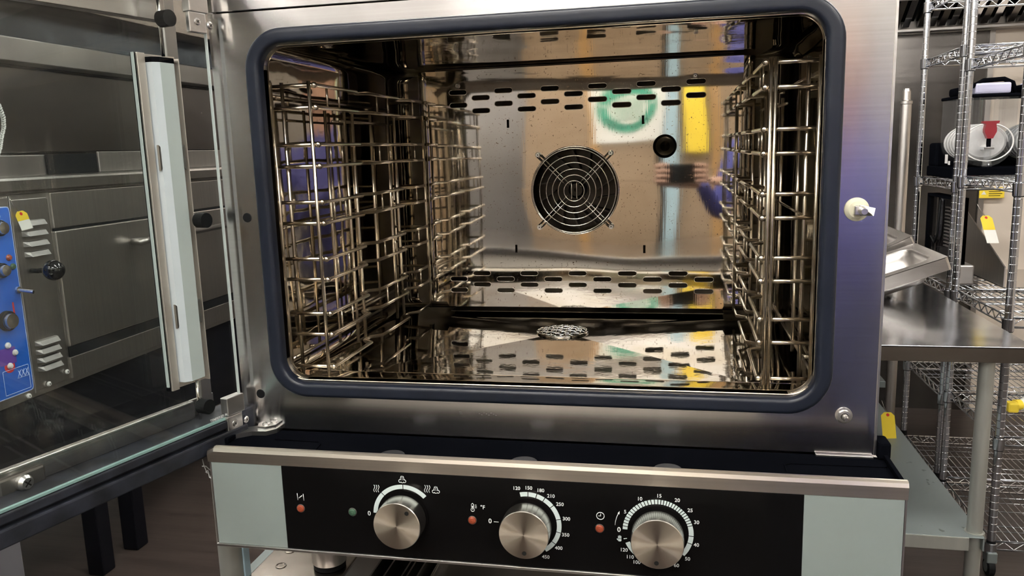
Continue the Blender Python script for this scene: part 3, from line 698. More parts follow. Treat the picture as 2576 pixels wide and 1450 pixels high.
    mb.prism([(.050, .012), (.050, -.012), (.040, -.024), (.020, -.026), (.004, -.040), (-.004, -.058), (-.016, -.060), (-.012, -.036), (-.002, -.014), (.018, -.002), (.024, .012)], -.0295, -.0235, 'alu')
    mb.prism([(.048, .010), (.048, -.010), (.038, -.020), (.026, -.020), (.020, -.006), (.026, .010)], -.0235, -.0185, 'alu')
    hg = mb.build('hinge_arm', OV)
    for x, y in ((.041, .001), (.034, -.010)): screw('hinge_screw', (x, y, -.0185), (0, 0, 1), .0052, hg, .003)

oven_body(); cavity(); baffle(); side_rack(-1); side_rack(1); control_box(); latch_and_stud(); door()

# ================================================================== BELOW THE OVEN
def stand():
    t = thing('oven_stand', 'open steel stand with galvanised legs carrying the convection oven', 'stand', (.4, .35, FZ))
    for a, b in ((-.040, .103), (.735, .878)):
        MB().box((a, .02, -.288), (b, .66, -.2755), 'tansteel', .002).build('bearer_plate', t)
    MB().box((-.056, .02, -.300), (-.040, .66, -.2765), 'galv', .001).build('galvanised_edge', t)
    for x, y in ((-.012, .108), (-.004, .062), (.083, .30)): MB().lathe([(0, .0085), (.0014, .0080), (.0016, .0065), (.0008, .0055), (.0008, 0)], (x, y, -.2755), (0, 0, 1), 'tansteel', 24).build('rivet', t)
    mb = MB()
    mb.box((.103, .02, -.345), (.106, .66, -.2765), 'steel_dark')
    for k, x in enumerate((.146, .166, .192, .199, .214)): mb.box((x, .02, -.30), (x + .0025, .66, -.272 - .001 * k), 'steel_dark')
    mb.box((.146, .02, -.305), (.232, .66, -.300), 'rubber')
    mb.build('guide_rails', t)
    mb = MB(); mb.box((.232, .03, -.300), (.735, .66, -.294), 'steel_h', .002).box((.232, .03, -.30), (.236, .66, -.280), 'steel_h', .001)
    mb.prism([(.225, .045), (.240, .045), (.235, .085)], -.290, -.287, 'white'); mb.build('centre_shelf', t)
    for x, y in ((-.0595, .020), (.800, .040), (-.0595, .50), (.800, .50)):
        mb = MB(); mb.cyl((x, y, FZ + .03), (x, y, -.110 if x < 0 and y < .1 else -.290), .0185, 'galvleg', 24); mb.lathe([(0, .022), (.03, .022)], (x, y, FZ), (0, 0, 1), 'rubber', 20); mb.build('leg', t)
    MB().box((-.045, .0, -.62), (.885, .52, -.60), 'galv', .002).build('undershelf', t)
    MB().box((-.041, .018, -.60), (-.038, .034, -.170), 'pale', .001).build('upright_angle', t)
    for y in (.052, .50):
        MB().box((-.060, y - .009, -.305), (.82, y + .009, -.289), 'galvleg', .002).build('cross_bar', t)
stand()
tag(MB().tube([(-.002, -.095, -.064), (-.012, -.085, -.067), (-.020, -.075, -.062), (-.027, -.070, -.067), (-.022, -.062, -.070), (-.034, -.058, -.064), (-.045, -.050, -.068)], .0007, 'white', 6).tube([(-.018, -.08, -.064), (-.026, -.074, -.056), (-.030, -.070, -.049)], .0006, 'white', 6).build('loose_string'),
    'scrap of white string snagged on the end of the control panel', 'string')

# ================================================================== RIGHT SIDE
def prep_table():
    t = thing('prep_table', 'stainless steel prep table carrying two tilted hand sinks, galvanised shelf below', 'table', (1.2, 1.8, FZ))
    mb = MB(); mb.box((.90, 1.257, -.2045), (1.51, 2.70, -.200), 'steel_t', .001)
    mb.box((.90, 1.257, -.2430), (1.51, 1.2595, -.2010), 'tansteel', .001).box((1.5075, 1.257, -.2430), (1.51, 2.70, -.201), 'tansteel').box((.90, 1.257, -.2430), (.9025, 2.70, -.201), 'tansteel').box((.90, 2.6975, -.2430), (1.51, 2.70, -.201), 'tansteel')
    mb.build('tabletop', t)
    mb = MB(); mb.box((.93, 1.262, -.7435), (1.425, 2.68, -.7405), 'galv', .001).box((.93, 1.258, -.7790), (1.385, 1.262, -.7415), 'galvleg', .0005).box((1.421, 1.262, -.779), (1.425, 2.68, -.7415), 'galv')
    mb.build('undershelf', t)
    for x, y in ((1.411, 1.30), (.945, 1.30), (1.411, 2.655), (.945, 2.655)):
        mb = MB(); mb.cyl((x, y, FZ + .02), (x, y, -.2430), .0200, 'galvleg', 28); mb.lathe([(0, .018), (.02, .022)], (x, y, FZ), (0, 0, 1), 'steel_dark', 20)
        lg = mb.build('leg', t)
        MB().cyl((x, y, -.7850), (x, y, -.7395), .0255, 'galvleg', 28).build('shelf_socket', lg)
M['steel_t'] = mat('worn_table_steel', (.46, .46, .47), .17, 1, bump=[((5, 5, 5), .003, 1), ((60, 400, 60), .00004, 2)], var=((3, 6, 3), (.37, .37, .385), .8), speck=((60, 60, 60), (.6, .6, .6), .70))
prep_table()
def second_table():
    t = thing('prep_table', 'second steel table standing behind the prep table, only its lower shelf showing', 'table', (1.2, 2.9, FZ))
    MB().box((.90, 2.78, -.245), (1.53, 3.40, -.205), 'steel_t', .002).build('tabletop', t)
    MB().box((.93, 2.78, -.775), (1.53, 3.38, -.745), 'galv', .002).build('undershelf', t)
    for x, y in ((1.49, 2.82), (.96, 2.82), (1.49, 3.35), (.96, 3.35)):
        MB().cyl((x, y, FZ), (x, y, -.245), .020, 'galvleg', 20).build('leg', t)
second_table()
def card_tag(name, pts, label, hole, h=.0008):
    """a shipping tag: upper part yellow, lower part white or yellow"""
    pass

def hand_sink(corner, tilt, label):
    """corner = right front corner of the rim; the rim slopes down to the left"""
    W, Dp = .160, .187; R_ = Matrix.Rotation(math.radians(-tilt), 4, 'Y')
    c = Vector(corner) - (R_ @ Vector((W, -Dp, 0)))
    t = thing('hand_sink', label, 'sink', tuple(c)); T = Matrix.Translation(c) @ R_
    mb = MB(); fr = lambda a, b, t_: T @ Vector((a, b, t_))
    hw, hd = .126, .158; hole = rrect(-hw, -hd + .015, hw, hd - .015, .045)
    mb.prism(rrect(-W, -Dp, W, Dp, .010), -.002, .0, 'steel_h', fr, [hole])
    o = rrect(-W, -Dp, W, Dp, .010); n = len(o)
    mb._new([fr(a, b, z) for z in (0, -.044) for a, b in o], [(k, (k + 1) % n, n + (k + 1) % n, n + k) for k in range(n)], 'steel_h', True)
    mb.build('rim', t)
    mb = MB(); lv = [(0, 0), (-.004, .006), (-.030, .010), (-.060, .018), (-.078, .034), (-.086, .065)]; n = len(hole); vs = []
    for z, ins in lv: vs += [fr(a * (hw - ins) / hw, b * (hd - ins) / hd, z) for a, b in hole]
    K = len(lv)
    mb._new(vs, [(j * n + k, j * n + (k + 1) % n, (j + 1) * n + (k + 1) % n, (j + 1) * n + k) for j in range(K - 1) for k in range(n)] + [list(range((K - 1) * n, K * n))], 'steel_m', True)
    mb.build('bowl', t)
    mb = MB(); mb.lathe([(-.085, .026), (-.092, .026), (-.093, .018), (-.100, .018), (-.100, .0)], c, T.to_3x3() @ Vector((0, 0, 1)), 'chrome', 24)
    mb.build('drain', t)
M['steel_m'] = mat('satin_bowl_steel', (.50, .48, .46), .36, 1, bump=((5, 5, 5), .001))
hand_sink((1.464, 1.835, -.040), 20, 'front stainless hand sink lying tilted on the prep table')
hand_sink((1.467, 2.260, -.019), 26, 'rear stainless hand sink lying tilted behind the front one')

def shelving(y0, y1, levels, label, x0=1.62, x1=2.30):
    t = thing('wire_shelving', label, 'shelving', ((x0 + x1) / 2, (y0 + y1) / 2, FZ), 'chrome wire shelving units')
    zt = 1.05
    for (x, y) in ((x0, y0), (x0, y1), (x1, y0), (x1, y1)):
        mb = MB(); mb.cyl((x, y, FZ + .125), (x, y, zt), .0128, 'chrome_d', 16)
        z = FZ + .16; prof = []
        while z < zt: mb.lathe([(-.0010, .0129), (0, .0135), (.0010, .0129)], (x, y, z), (0, 0, 1), 'chrome', 16); z += .0254
        ps = mb.build('post', t)
        mb = MB(); mb.lathe([(-.040, .0150), (-.038, .0172), (0, .0185), (.002, .0150)], (x, y, 0), (0, 0, 1), 'chrome_d', 16); mb.lathe([(-.0415, .0150), (-.038, .0158)], (x, y, 0), (0, 0, 1), 'rubber', 16)
        cl = mb.build('collar', ps); cl.location = (0, 0, levels[0])
        for lz in levels[1:]: c_ = cl.copy(); C.objects.link(c_); put_under(c_, ps); c_.location = (0, 0, lz)
    for (x, y) in ((x0, y0), (x0, y1), (x1, y0), (x1, y1)):
        mb = MB(); mb.cyl((x, y, FZ + .085), (x, y, FZ + .125), .014, 'rubber', 16); mb.box((x - .016, y - .022, FZ + .050), (x + .016, y + .022, FZ + .088), 'galv', .004)
        mb.build('castor_fork', t)
        mb = MB(); mb.lathe([(-.012, .018), (-.012, .025), (-.009, .030), (.009, .030), (.012, .025), (.012, .018)], (x, y, FZ + .0305), (1, 0, 0), 'rubber', 28); mb.cyl((x - .0125, y, FZ + .0305), (x + .0125, y, FZ + .0305), .018, 'galv', 20); mb.build('castor_wheel', t)
    proto = None
    for lz in levels:
        if proto is None:
            mb = MB(); z = 0; A, B, Cc, Dd = x0 + .012, y0 + .012, x1 - .012, y1 - .012
            for dz in (0, -.030):
                mb.tube([(A, B, z + dz), (Cc, B, z + dz), (Cc, Dd, z + dz), (A, Dd, z + dz)], .0031, 'chrome', 6, True)
            def zig(p, q):
                p, q = Vector(p), Vector(q); n = max(3, int((q - p).length / .030)); pts = [p.lerp(q, k / n) + Vector((0, 0, -.002 if k % 2 else -.028)) for k in range(n + 1)]
                mb.tube(pts, .0017, 'chrome', 5)
            zig((A, B, z), (Cc, B, z)); zig((A, B, z), (A, Dd, z)); zig((A, Dd, z), (Cc, Dd, z)); zig((Cc, B, z), (Cc, Dd, z))
            n = int((Cc - A) / .0235)
            for k in range(1, n): x = A + (Cc - A) * k / n; mb.tube([(x, B, z + .0025), (x, Dd, z + .0025)], .0015, 'chrome', 5)
            for k in range(1, 4): y = B + (Dd - B) * k / 4; mb.tube([(A, y, z - .002), (Cc, y, z - .002)], .0026, 'chrome', 5); 
            for k in (1, 3):
                y = B + (Dd - B) * k / 4; mb.tube([(A, y, z - .022), (Cc, y, z - .022)], .0022, 'chrome', 5)
            proto = mb.build('wire_shelf', t); s = proto
        else:
            s = proto.copy(); C.objects.link(s); put_under(s, t)
        s.location = (0, 0, lz)
    return t
shelving(1.735, 2.235, [-.985, -.620, -.225, .200, .6165, .865], 'nearer chrome wire shelving unit on castors, beside the prep table')
shelving(2.300, 2.790, [-1.000, -.650, -.235, .178, .672, .900], 'farther chrome wire shelving unit holding the frozen drink machine')

def slush_machine():
    y0, z0 = 2.42, .1815
    t = thing('frozen_drink_machine', 'frozen drink machine with clear tanks and a red dispensing handle on the wire shelf', 'drink machine', (1.85, 2.55, z0))
    mb = MB(); mb.box((1.645, y0 + .02, z0 + .002), (2.27, 2.77, z0 + .045), 'black', .006).box((1.650, 2.67, z0 + .04), (2.265, 2.77, z0 + .14), 'black', .01); mb.build('base_cabinet', t)
    MB().box((1.6440, 2.50, z0 + .060), (1.6455, 2.53, z0 + .095), 'whitep').box((1.6440, 2.47, z0 + .055), (1.6455, 2.49, z0 + .070), 'whitep').build('data_label', t)
    for i, x in enumerate((1.775, 2.07)):
        MB.G = Matrix.Translation((1.758 + .212 * i, 0, 0)) @ Matrix.Diagonal((.80, 1, 1, 1)) @ Matrix.Translation((-x, 0, 0))
        r = .098; U = lambda o=0: [(x - .120 + o, .490), (x - .120 + o, .360)] + [(x - (.120 - o) * math.cos(a), .330 - (.102 - o) * math.sin(a)) for a in [PI * k / 14 for k in range(15)]] + [(x + .120 - o, .360), (x + .120 - o, .490)]
        P = U(); Q = U(.004); n = len(P); mb = MB()
        mb._new([(a, y, b) for y in (y0, 2.66) for a, b in P], [(k, k + 1, n + k + 1, n + k) for k in range(n - 1)] + [list(range(n))], 'tank', True)
        mb.build('clear_tank', t)
        mb = MB(); SC = Matrix.Translation((x, 0, .320)) @ Matrix.Diagonal((1.25, 1, .80, 1)) @ Matrix.Translation((-x, 0, -.328)); mb.lathe([(0, 0), (.002, .030), (.012, .070), (.030, .084), (.22, .084), (.22, 0)], (x, y0 + .02, .328), (0, 1, 0), 'whitep', 32, T=SC)
        for k in range(5): mb.tube([(x + .088 * math.cos(a), y0 + .05 + .035 * k + .035 * a / (2 * PI), .328 + .088 * math.sin(a)) for a in [2 * PI * j / 24 for j in range(25)]], .0028, 'whitep', 6, T=SC)
        mb.build('freezing_drum', t)
        mb = MB(); mb.tube([(x + .088 * math.cos(a), y0 - .003, .328 + .088 * math.sin(a)) for a in [2 * PI * j / 40 for j in range(40)]], .003, 'whitep', 6, True, T=SC); mb.build('tank_front_ring', t)
        mb = MB(); mb.box((x - .126, y0 - .006, .490), (x + .126, 2.67, .502), 'black', .004)
        mb.tube([(x - .118, y0 + .02, .503), (x - .112, y0 + .02, .525), (x - .100, y0 + .02, .545), (x - .085, y0 + .02, .547), (x - .07, y0 + .02, .535), (x - .03, y0 + .02, .553), (x + .06, y0 + .02, .556), (x + .10, y0 + .02, .540), (x + .115, y0 + .02, .503)], .009, 'black', 8)
        mb.box((x - .112, y0 + .03, .503), (x - .080, y0 + .20, .535), 'black', .010)
        ld = mb.build('tank_lid', t)
        MB().box((x - .066, y0 + .006, .5025), (x + .090, y0 + .18, .544), 'lilac', .008).build('lid_panel', ld)
        mb = MB(); hx = x - .012
        mb.prism([(hx - .036, .400), (hx + .036, .400), (hx + .034, .392), (hx + .022, .388), (hx + .026, .372), (hx + .026, .360), (hx + .012, .335), (hx - .012, .335), (hx - .026, .360), (hx - .026, .372), (hx - .022, .388), (hx - .034, .392)], y0 - .052, y0 - .030, 'redp', XZ)
        mb.build('dispensing_handle', t)
        mb = MB(); mb.box((hx - .008, y0 - .045, .300), (hx + .008, y0 - .030, .337), 'black', .002).box((hx - .022, y0 - .05, .294), (hx + .022, y0 - .0, .304), 'chrome', .002)
        mb.lathe([(0, .014), (.03, .014), (.055, .020), (.060, .022)], (hx, y0 - .035, .296), (0, 0, -1), 'tank', 20); mb.cyl((hx, y0 - .035, .30), (hx, y0 + .02, .30), .012, 'whitep', 16)
        mb.build('spout', t)
    MB.G = None
slush_machine()

def display_box():
    t = thing('merchandiser', 'black cabinet on the wire shelf directly under the frozen drink machine', 'cabinet', (1.95, 2.55, -.14))
    x0, x1, y0, y1, z0, z1 = 1.655, 1.700, 2.400, 2.765, -.150, .110
    mb = MB(); mb.box((x0, y0, z0), (x1, y1, z0 + .01), 'black').box((x0, y0, z1 - .01), (x1, y1, z1), 'black').box((x1 - .01, y0, z0), (x1, y1, z1), 'black').box((x0, y1 - .01, z0), (x1, y1, z1), 'black').box((x0, y0, z0), (x1, y0 + .01, z1), 'black').box((x0 + .012, y0, z0), (x0 + .016, y1, z1), 'blackglass')
    mb.build('shell', t)
    mb = MB()
    for k in range(12): mb.box((x0 + .002, y0 + .06, z0 + .06 + k * .014), (x0 + .014, y0 + .13, z0 + .064 + k * .014), 'steel_dark')
    mb.tube([(x0 + .004, y0 + .20, z1 - .02), (x0 + .002, y0 + .21, z0 + .10), (x0 + .002, y0 + .24, z0 + .06), (x0 + .004, y0 + .30, z0 + .08)], .004, 'rubber', 8)
    mb.build('cooling_vents', t)
    tag(MB().box((1.650, 2.395, -.2300), (1.735, 2.77, -.152), 'steel_m', .006).build('serving_tray'), 'white tray lying on the wire shelf under the black cabinet', 'tray')
display_box()
def splash():
    t = tag(MB().prism([(2.775, .030), (2.775, -.2295), (2.325, -.2295), (2.325, -.150)], 1.815, 1.820, 'steel_v', YZ).box((1.815, 2.325, -.2295), (2.20, 2.775, -.2265), 'steel_h').build('splash_guard'), 'triangular stainless splash guard standing on the middle shelf', 'splash guard')
    return t
splash()
def tags():
    def shipping(name, c, ux, uz, w_, h_, split, label, hole=True, ny=(0, -1, 0)):
        """card hung at c (top centre); ux width direction, uz downward direction"""
        c, ux, uz = Vector(c), Vector(ux).normalized(), Vector(uz).normalized(); nn = ux.cross(uz).normalized()
        f = lambda a, b, t: c + ux * a + uz * b + nn * t
        t = thing(name, label, 'tag', tuple(c)); mb = MB(); q = w_ * .25
        mb.prism([(-w_ / 2, q), (-w_ / 2 + q, 0), (w_ / 2 - q, 0), (w_ / 2, q), (w_ / 2, h_ * split), (-w_ / 2, h_ * split)], 0, .0006, 'yellow', f)
        if split < 1: mb.prism([(-w_ / 2, h_ * split), (w_ / 2, h_ * split), (w_ / 2, h_), (-w_ / 2, h_)], 0, .0006, 'cream', f)
        mb.build('card', t)
        mb = MB(); mb.prism(circ(0, q * .8, w_ * .12, 16), -.0004, .001, 'reddish', f)
        mb.build('eyelet', t)
        mb = MB(); mb.tube([f(0, q * .6, .001), f(-.01, -.02, .004), f(-.018, -.045, .0)], .0007, 'guard', 6); mb.build('tie_wire', t)
    shipping('price_tag', (1.700, 2.22, .058), (1, 0, .0), (.28, -.1, -1), .040, .105, .52, 'yellow and white tag wired to the top of the splash guard')
    shipping('price_tag', (1.352, 2.02, -.640), (1, .2, -.05), (.12, 0, -1), .050, .110, 1.0, 'all yellow tag hanging over the galvanised undershelf of the prep table')
    shipping('price_tag', (-1.325, 1.052, .212), (0, 1, .10), (0, .35, -1), .044, .060, .5, 'yellow and white tag on the blue panelled oven')
    # caution label on the wall behind the shelving
    mb = MB(); mb.box((2.10, 3.478, .032), (2.215, 3.484, .085), 'yellow'); fr = lambda k: (2.14, 3.4775, .078 - k * .0105)
    for k in range(4): mb.box((2.143, 3.4772, .0735 - k * .0105), (2.205 - .008 * (k % 2), 3.478, .0765 - k * .0105), 'ink')
    mb.prism([(2.108, .050), (2.132, .050), (2.120, .068)], 3.4772, 3.478, 'cream', XZ)
    tag(mb.build('caution_label'), 'yellow printed caution label stuck on the wall behind the shelving', 'label')
    # yellow strip under the shelf edge
tags()
def sprayer():
    t = thing('spray_bottle', 'yellow topped white bottle lying on the lower wire shelf', 'bottle', (1.83, 2.0, -.615))
    MB().lathe([(0, 0), (0, .032), (.10, .034), (.13, .020), (.14, .016)], (1.90, 2.02, -.5805), (-1, -.35, 0), 'cream', 24).build('body', t)
    mb = MB(); mb.lathe([(.14, .018), (.16, .019), (.165, .0)], (1.90, 2.02, -.5805), (-1, -.35, 0), 'yellow', 20).box((1.715, 1.93, -.598), (1.75, 1.965, -.563), 'yellow', .006); mb.build('cap', t)
sprayer()
def hood():
    t = thing('extraction_hood', 'stainless extraction hood with baffle filters on the back wall', 'hood', (2.3, 3.2, 1.2))
    mb = MB(); mb.box((1.0, 2.98, .955), (3.4, 3.0, 1.50), 'steel_h', .003).box((1.0, 2.98, .950), (3.4, 3.02, .972), 'whitep', .002).box((1.0, 3.0, 1.46), (3.4, 3.48, 1.5), 'steel_h').box((1.0, 3.46, .855), (3.4, 3.495, 1.50), 'steel_dark').box((1.0, 3.0, .96), (1.02, 3.46, 1.5), 'steel_dark')
    mb.build('canopy', t)
    n = 5
    for i in range(n):
        x0 = 1.35 + i * .40; mb = MB()
        for k in range(8):
            a = Vector((x0 + .02 + k * .047, 3.03, 1.16)); b = Vector((x0 + .02 + k * .047, 3.44, .885))
            e = Vector((.015, 0, 0)); u = Vector((0, .010, .016))
            mb._new([a - e, a + e, b + e, b - e, a - e + u, a + e + u, b + e + u, b - e + u], [(0, 1, 2, 3), (4, 5, 6, 7), (0, 1, 5, 4), (1, 2, 6, 5), (2, 3, 7, 6), (0, 3, 7, 4)], 'chrome' if k % 2 else 'steel_dark')
        mb._new([(x0, 3.05, 1.19), (x0 + .39, 3.05, 1.19), (x0 + .39, 3.455, .915), (x0, 3.455, .915)], [(0, 1, 2, 3)], 'rubber')
        mb.build('baffle_filter', t)
    mb = MB(); mb.box((1.0, 3.40, .858), (3.4, 3.47, .876), 'steel_dark', .003); mb.build('grease_trough', t)
hood()
tag(MB().lathe([(0, .019), (.0, .024), (1.60, .024), (1.603, .027), (1.615, .027), (1.62, .019), (1.66, .018), (1.672, .014), (1.672, 0)], (1.64, 3.12, FZ), (0, 0, 1), 'steel_v', 28).build('steel_upright'),
    'tall round steel upright with a capped top standing against the steel wall', 'post')

# ================================================================== LEFT SIDE, SEEN THROUGH THE DOOR
LX = -1.35
def left_oven():
    t = thing('floor_oven', 'full size steel oven with a blue control panel and black ball knob', 'oven', (-1.75, 1.4, FZ))
    mb = MB()
    mb.box((-2.15, .52, -.365), (LX - .004, 2.60, .262), 'steel_v', .003)
    mb.build('body', t)
    def pan(name, y0, y1, z0, z1, m='steel_v', d=.006, bev=.002): return MB().box((LX - .006, y0, z0), (LX - .006 + d, y1, z1), m, bev).build(name, t)
    pan('side_panel', 1.050, 1.188, -.345, .245)
    MB().box((LX - .006, 1.040, -.352), (LX + .004, 1.049, .258), 'alu', .002).box((LX - .006, 1.187, -.25), (LX + .001, 1.1895, .24), 'steel_dark').build('trim_strip', t)
    # louvres
    def louv(y0, z0, n, dz):
        mb = MB()
        for k in range(n):
            z = z0 - k * dz
            vs = []
            for y, o in ((y0, 0), (y0 + .010, .020), (y0 + .084, .020), (y0 + .092, 0)):
                vs += [(LX, y, z + .008), (LX + o * .55, y, z + .006), (LX + o, y, z - .008), (LX, y, z - .010)]
            mb._new(vs, [(i * 4 + k2, i * 4 + k2 + 1, i * 4 + 5 + k2, i * 4 + 4 + k2) for i in range(3) for k2 in range(3)], 'louvre', False)
        return mb.build('louvre', t)
    louv(1.074, .172, 4, .0315); louv(1.066, -.200, 4, .0270)
    # control panel
    cp = pan('control_panel', .60, 1.038, -.362, .255, 'steel_v', .008)
    mb = MB(); yz = lambda a, b, t_: (t_, a, b)
    mb.prism(rrect(.64, -.335, 1.0355, .228, .012), LX + .002, LX + .0045, 'bluel', yz); mb.prism(rrect(.643, -.332, 1.0325, .225, .010), LX + .003, LX + .0052, 'blue', yz)
    mb.build('blue_film', cp)
    for y, z, r in ((.985, .168, .024), (.972, .045, .022), (.968, -.105, .030)):
        mb = MB(); mb.lathe([(0, r), (.012, r * .98), (.014, r * .85)], (LX + .005, y, z), (1, 0, 0), 'rubber', 28); mb.lathe([(.014, r * .75), (.024, r * .72), (.025, 0)], (LX + .005, y, z), (1, 0, 0), 'knob', 28); mb.build('dial', cp)
    for y, z, m in ((1.008, .078, 'red'), (1.018, .050, 'green'), (.960, -.178, 'whitep'), (.982, -.205, 'whitep'), (.958, -.240, 'whitep')):
        mb = MB(); mb.lathe([(0, .0095), (.003, .0095), (.008, .006), (.009, 0)], (LX + .005, y, z), (1, 0, 0), m, 16); mb.build('indicator', cp)
    mb = MB(); mb.prism(rrect(.925, -.235, .985, -.185, .004), LX + .0052, LX + .0058, mat('purple_patch', (.12, .05, .30), .5), yz); mb.prism(circ(.958, -.242, .019, 20), LX + .0052, LX + .0056, 'reddish', yz)
    mb.prism(rrect(.9975, -.090, 1.0035, -.055, .001), LX + .0052, LX + .0056, 'reddish', yz)
    mb.build('printed_patch', cp)
    mb = MB()
    for k in range(3): mb.tube([(LX + .0056, .985 + .014 * k, -.262), (LX + .0056, .995 + .014 * k, -.285), (LX + .0056, .980 + .014 * k, -.285), (LX + .0056, .994 + .014 * k, -.262)], .0012, 'bluel', 5)
    mb.tube([(LX + .0056, a, b) for a, b in rrect(.93, -.325, 1.024, -.252, .002, 2)], .0009, 'bluel', 5, True)
    for k in range(3): mb.prism(circ(.990 + .006 * k, .215 - .014 * k, .004, 10), LX + .0052, LX + .0056, 'bluel', yz)
    mb.build('symbols', cp)
    mb = MB(); mb.cyl((LX, 1.024, -.022), (LX + .012, 1.024, -.022), .010, 'alu', 14); mb.cyl((LX + .01, 1.024, -.022), (LX + .05, 1.035, -.030), .004, 'chrome', 10, .006); mb.build('toggle_switch', cp)
    for y, z in ((1.012, -.350), (1.095, -.337), (1.175, -.320)): screw('panel_screw', (LX + .003, y, z), (1, 0, 0), .008, cp, .006, 'whitep')
    # doors
    dr = pan('door', 1.200, 2.58, -.243, .136, 'steel_v', .012, .004)
    mb = MB(); mb.tube([(LX + .006, 1.56, .060), (LX + .050, 1.55, .060), (LX + .056, 1.57, .062), (LX + .056, 2.1, .066)], .012, 'steel_dark', 12); mb.build('door_handle', dr)
    mb = MB(); mb.tube([(LX, 1.092, .026), (LX + .030, 1.086, .026)], .007, 'rubber', 10); mb.cyl((LX + .025, 1.087, .027), (LX + .075, 1.075, .030), .006, 'rubber', 12, .011); mb.sphere((LX + .098, 1.071, .031), .0315, 'blackball', 28); mb.build('ball_knob', t)
    pan('upper_panel', 1.200, 2.58, .144, .258, 'steel_v', .010, .003)
    mb = MB(); mb.box((LX - .005, 1.20, .1365), (LX + .002, 2.58, .1435), 'rubber'); mb.build('door_gap', t)
    mb = MB(); mb.box((LX - .005, 1.20, -.278), (LX + .0015, 2.58, -.244), 'rubber'); mb.build('lower_slot', t)
    pan('kick_panel', 1.200, 2.58, -.350, -.279, 'steel_v', .008)
    mb = MB(); mb.box((-2.16, .52, .262), (LX + .016, 2.60, .312), 'steel_h', .010); mb.build('top_ledge', t)
    MB().box((-2.12, .55, -.72), (LX - .03, 2.57, -.365), 'blacksat', .004).build('base_shade_box', t)  # dark box added to stand for the shade beneath the oven
    for x, y in ((LX - .07, 1.30), (LX - .07, 1.485), (LX - .75, 1.31), (LX - .75, 2.4), (LX - .08, 2.4), (LX - .08, .65)):
        MB().box((x - .032, y - .032, FZ), (x + .032, y + .032, -.72), 'blacksat', .006).build('leg', t)
M['blackball'] = mat('glossy_black_ball', (.006, .006, .007), .05, 0, .6)
left_oven()
def upper_left():
    t = thing('wall_oven_upper', 'brown steel upper oven deck standing on the ledge of the blue panelled oven', 'oven', (-1.9, 1.7, .312))
    MB().box((-2.14, .70, .312), (-1.444, 2.58, .378), 'steel_dark', .003).build('plinth', t)
    MB().box((-1.444, 1.310, .314), (-1.438, 1.545, .379), 'rubber', .001).build('dark_window', t)
    MB().box((-1.444, 1.550, .314), (-1.436, 2.55, .386), 'steel_v', .002).build('steel_plate', t)
    MB().box((-2.14, .70, .378), (-1.46, 2.58, .660), 'walls', .003).build('body', t)
    mb = MB(); mb.box((-1.462, 1.14, .385), (-1.452, 2.50, .652), 'brownsteel', .006); mb.build('door', t)
    MB().box((-2.14, .55, .660), (-1.40, 2.62, .735), 'steel_dark', .004).build('dark_valance', t)
    h = thing('exhaust_canopy', 'steel exhaust canopy with dark underside above the upper oven deck', 'hood', (-1.8, 1.6, .735))
    MB().box((-2.2, .30, .83), (-1.30, 3.1, 1.30), 'tansteel', .004).build('canopy', h)
    MB().box((-2.2, .30, .735), (-1.42, 3.0, .83), 'hooddark', .004).build('underside', h)
M['brownsteel'] = mat('brown_steel_door', (.20, .18, .168), .28, 1, bump=((2.2, 2.2, 2.2), .01), var=(2, (.20, .18, .17), 1))
M['hooddark'] = mat('dark_blued_steel', (.10, .12, .14), .22, 1, bump=((3, 3, 3), .01))
upper_left()
def coil_cord():
    pts = []; P = [(1.06, .549), (1.083, .551), (1.098, .540), (1.108, .520), (1.117, .490), (1.114, .460), (1.100, .430), (1.090, .400), (1.076, .375), (1.061, .349)]
    for k in range(220):
        f = k / 220 * (len(P) - 1.001); i = int(f); y = P[i][0] + (P[i + 1][0] - P[i][0]) * (f - i); z = P[i][1] + (P[i + 1][1] - P[i][1]) * (f - i)
        pts.append((-1.40 + .006 * math.cos(k * 1.15), y + .003 * math.sin(k * 1.15), z + .005 * math.sin(k * 1.15)))
    tag(MB().tube(pts, .0022, 'cord', 5).sphere((-1.40, 1.056, .335), .010, 'cord').build('coiled_hose'), 'white coiled hose hanging in front of the brown upper oven deck', 'hose')
coil_cord()
def grey_cabinet():
    t = thing('undercounter_cabinet', 'plain grey cabinet standing in front of the floor oven', 'cabinet', (-1.1, .3, FZ))
    MB().box((-1.5, -.30, FZ), (-.90, .475, -.47), 'greyside', .004).build('body', t)
    MB().box((-1.5, -.30, -.468), (-.89, .485, -.455), 'steel_dark', .002).build('worktop', t)
M['greyside'] = mat('grey_painted_side', (.10, .10, .11), .45)
grey_cabinet()

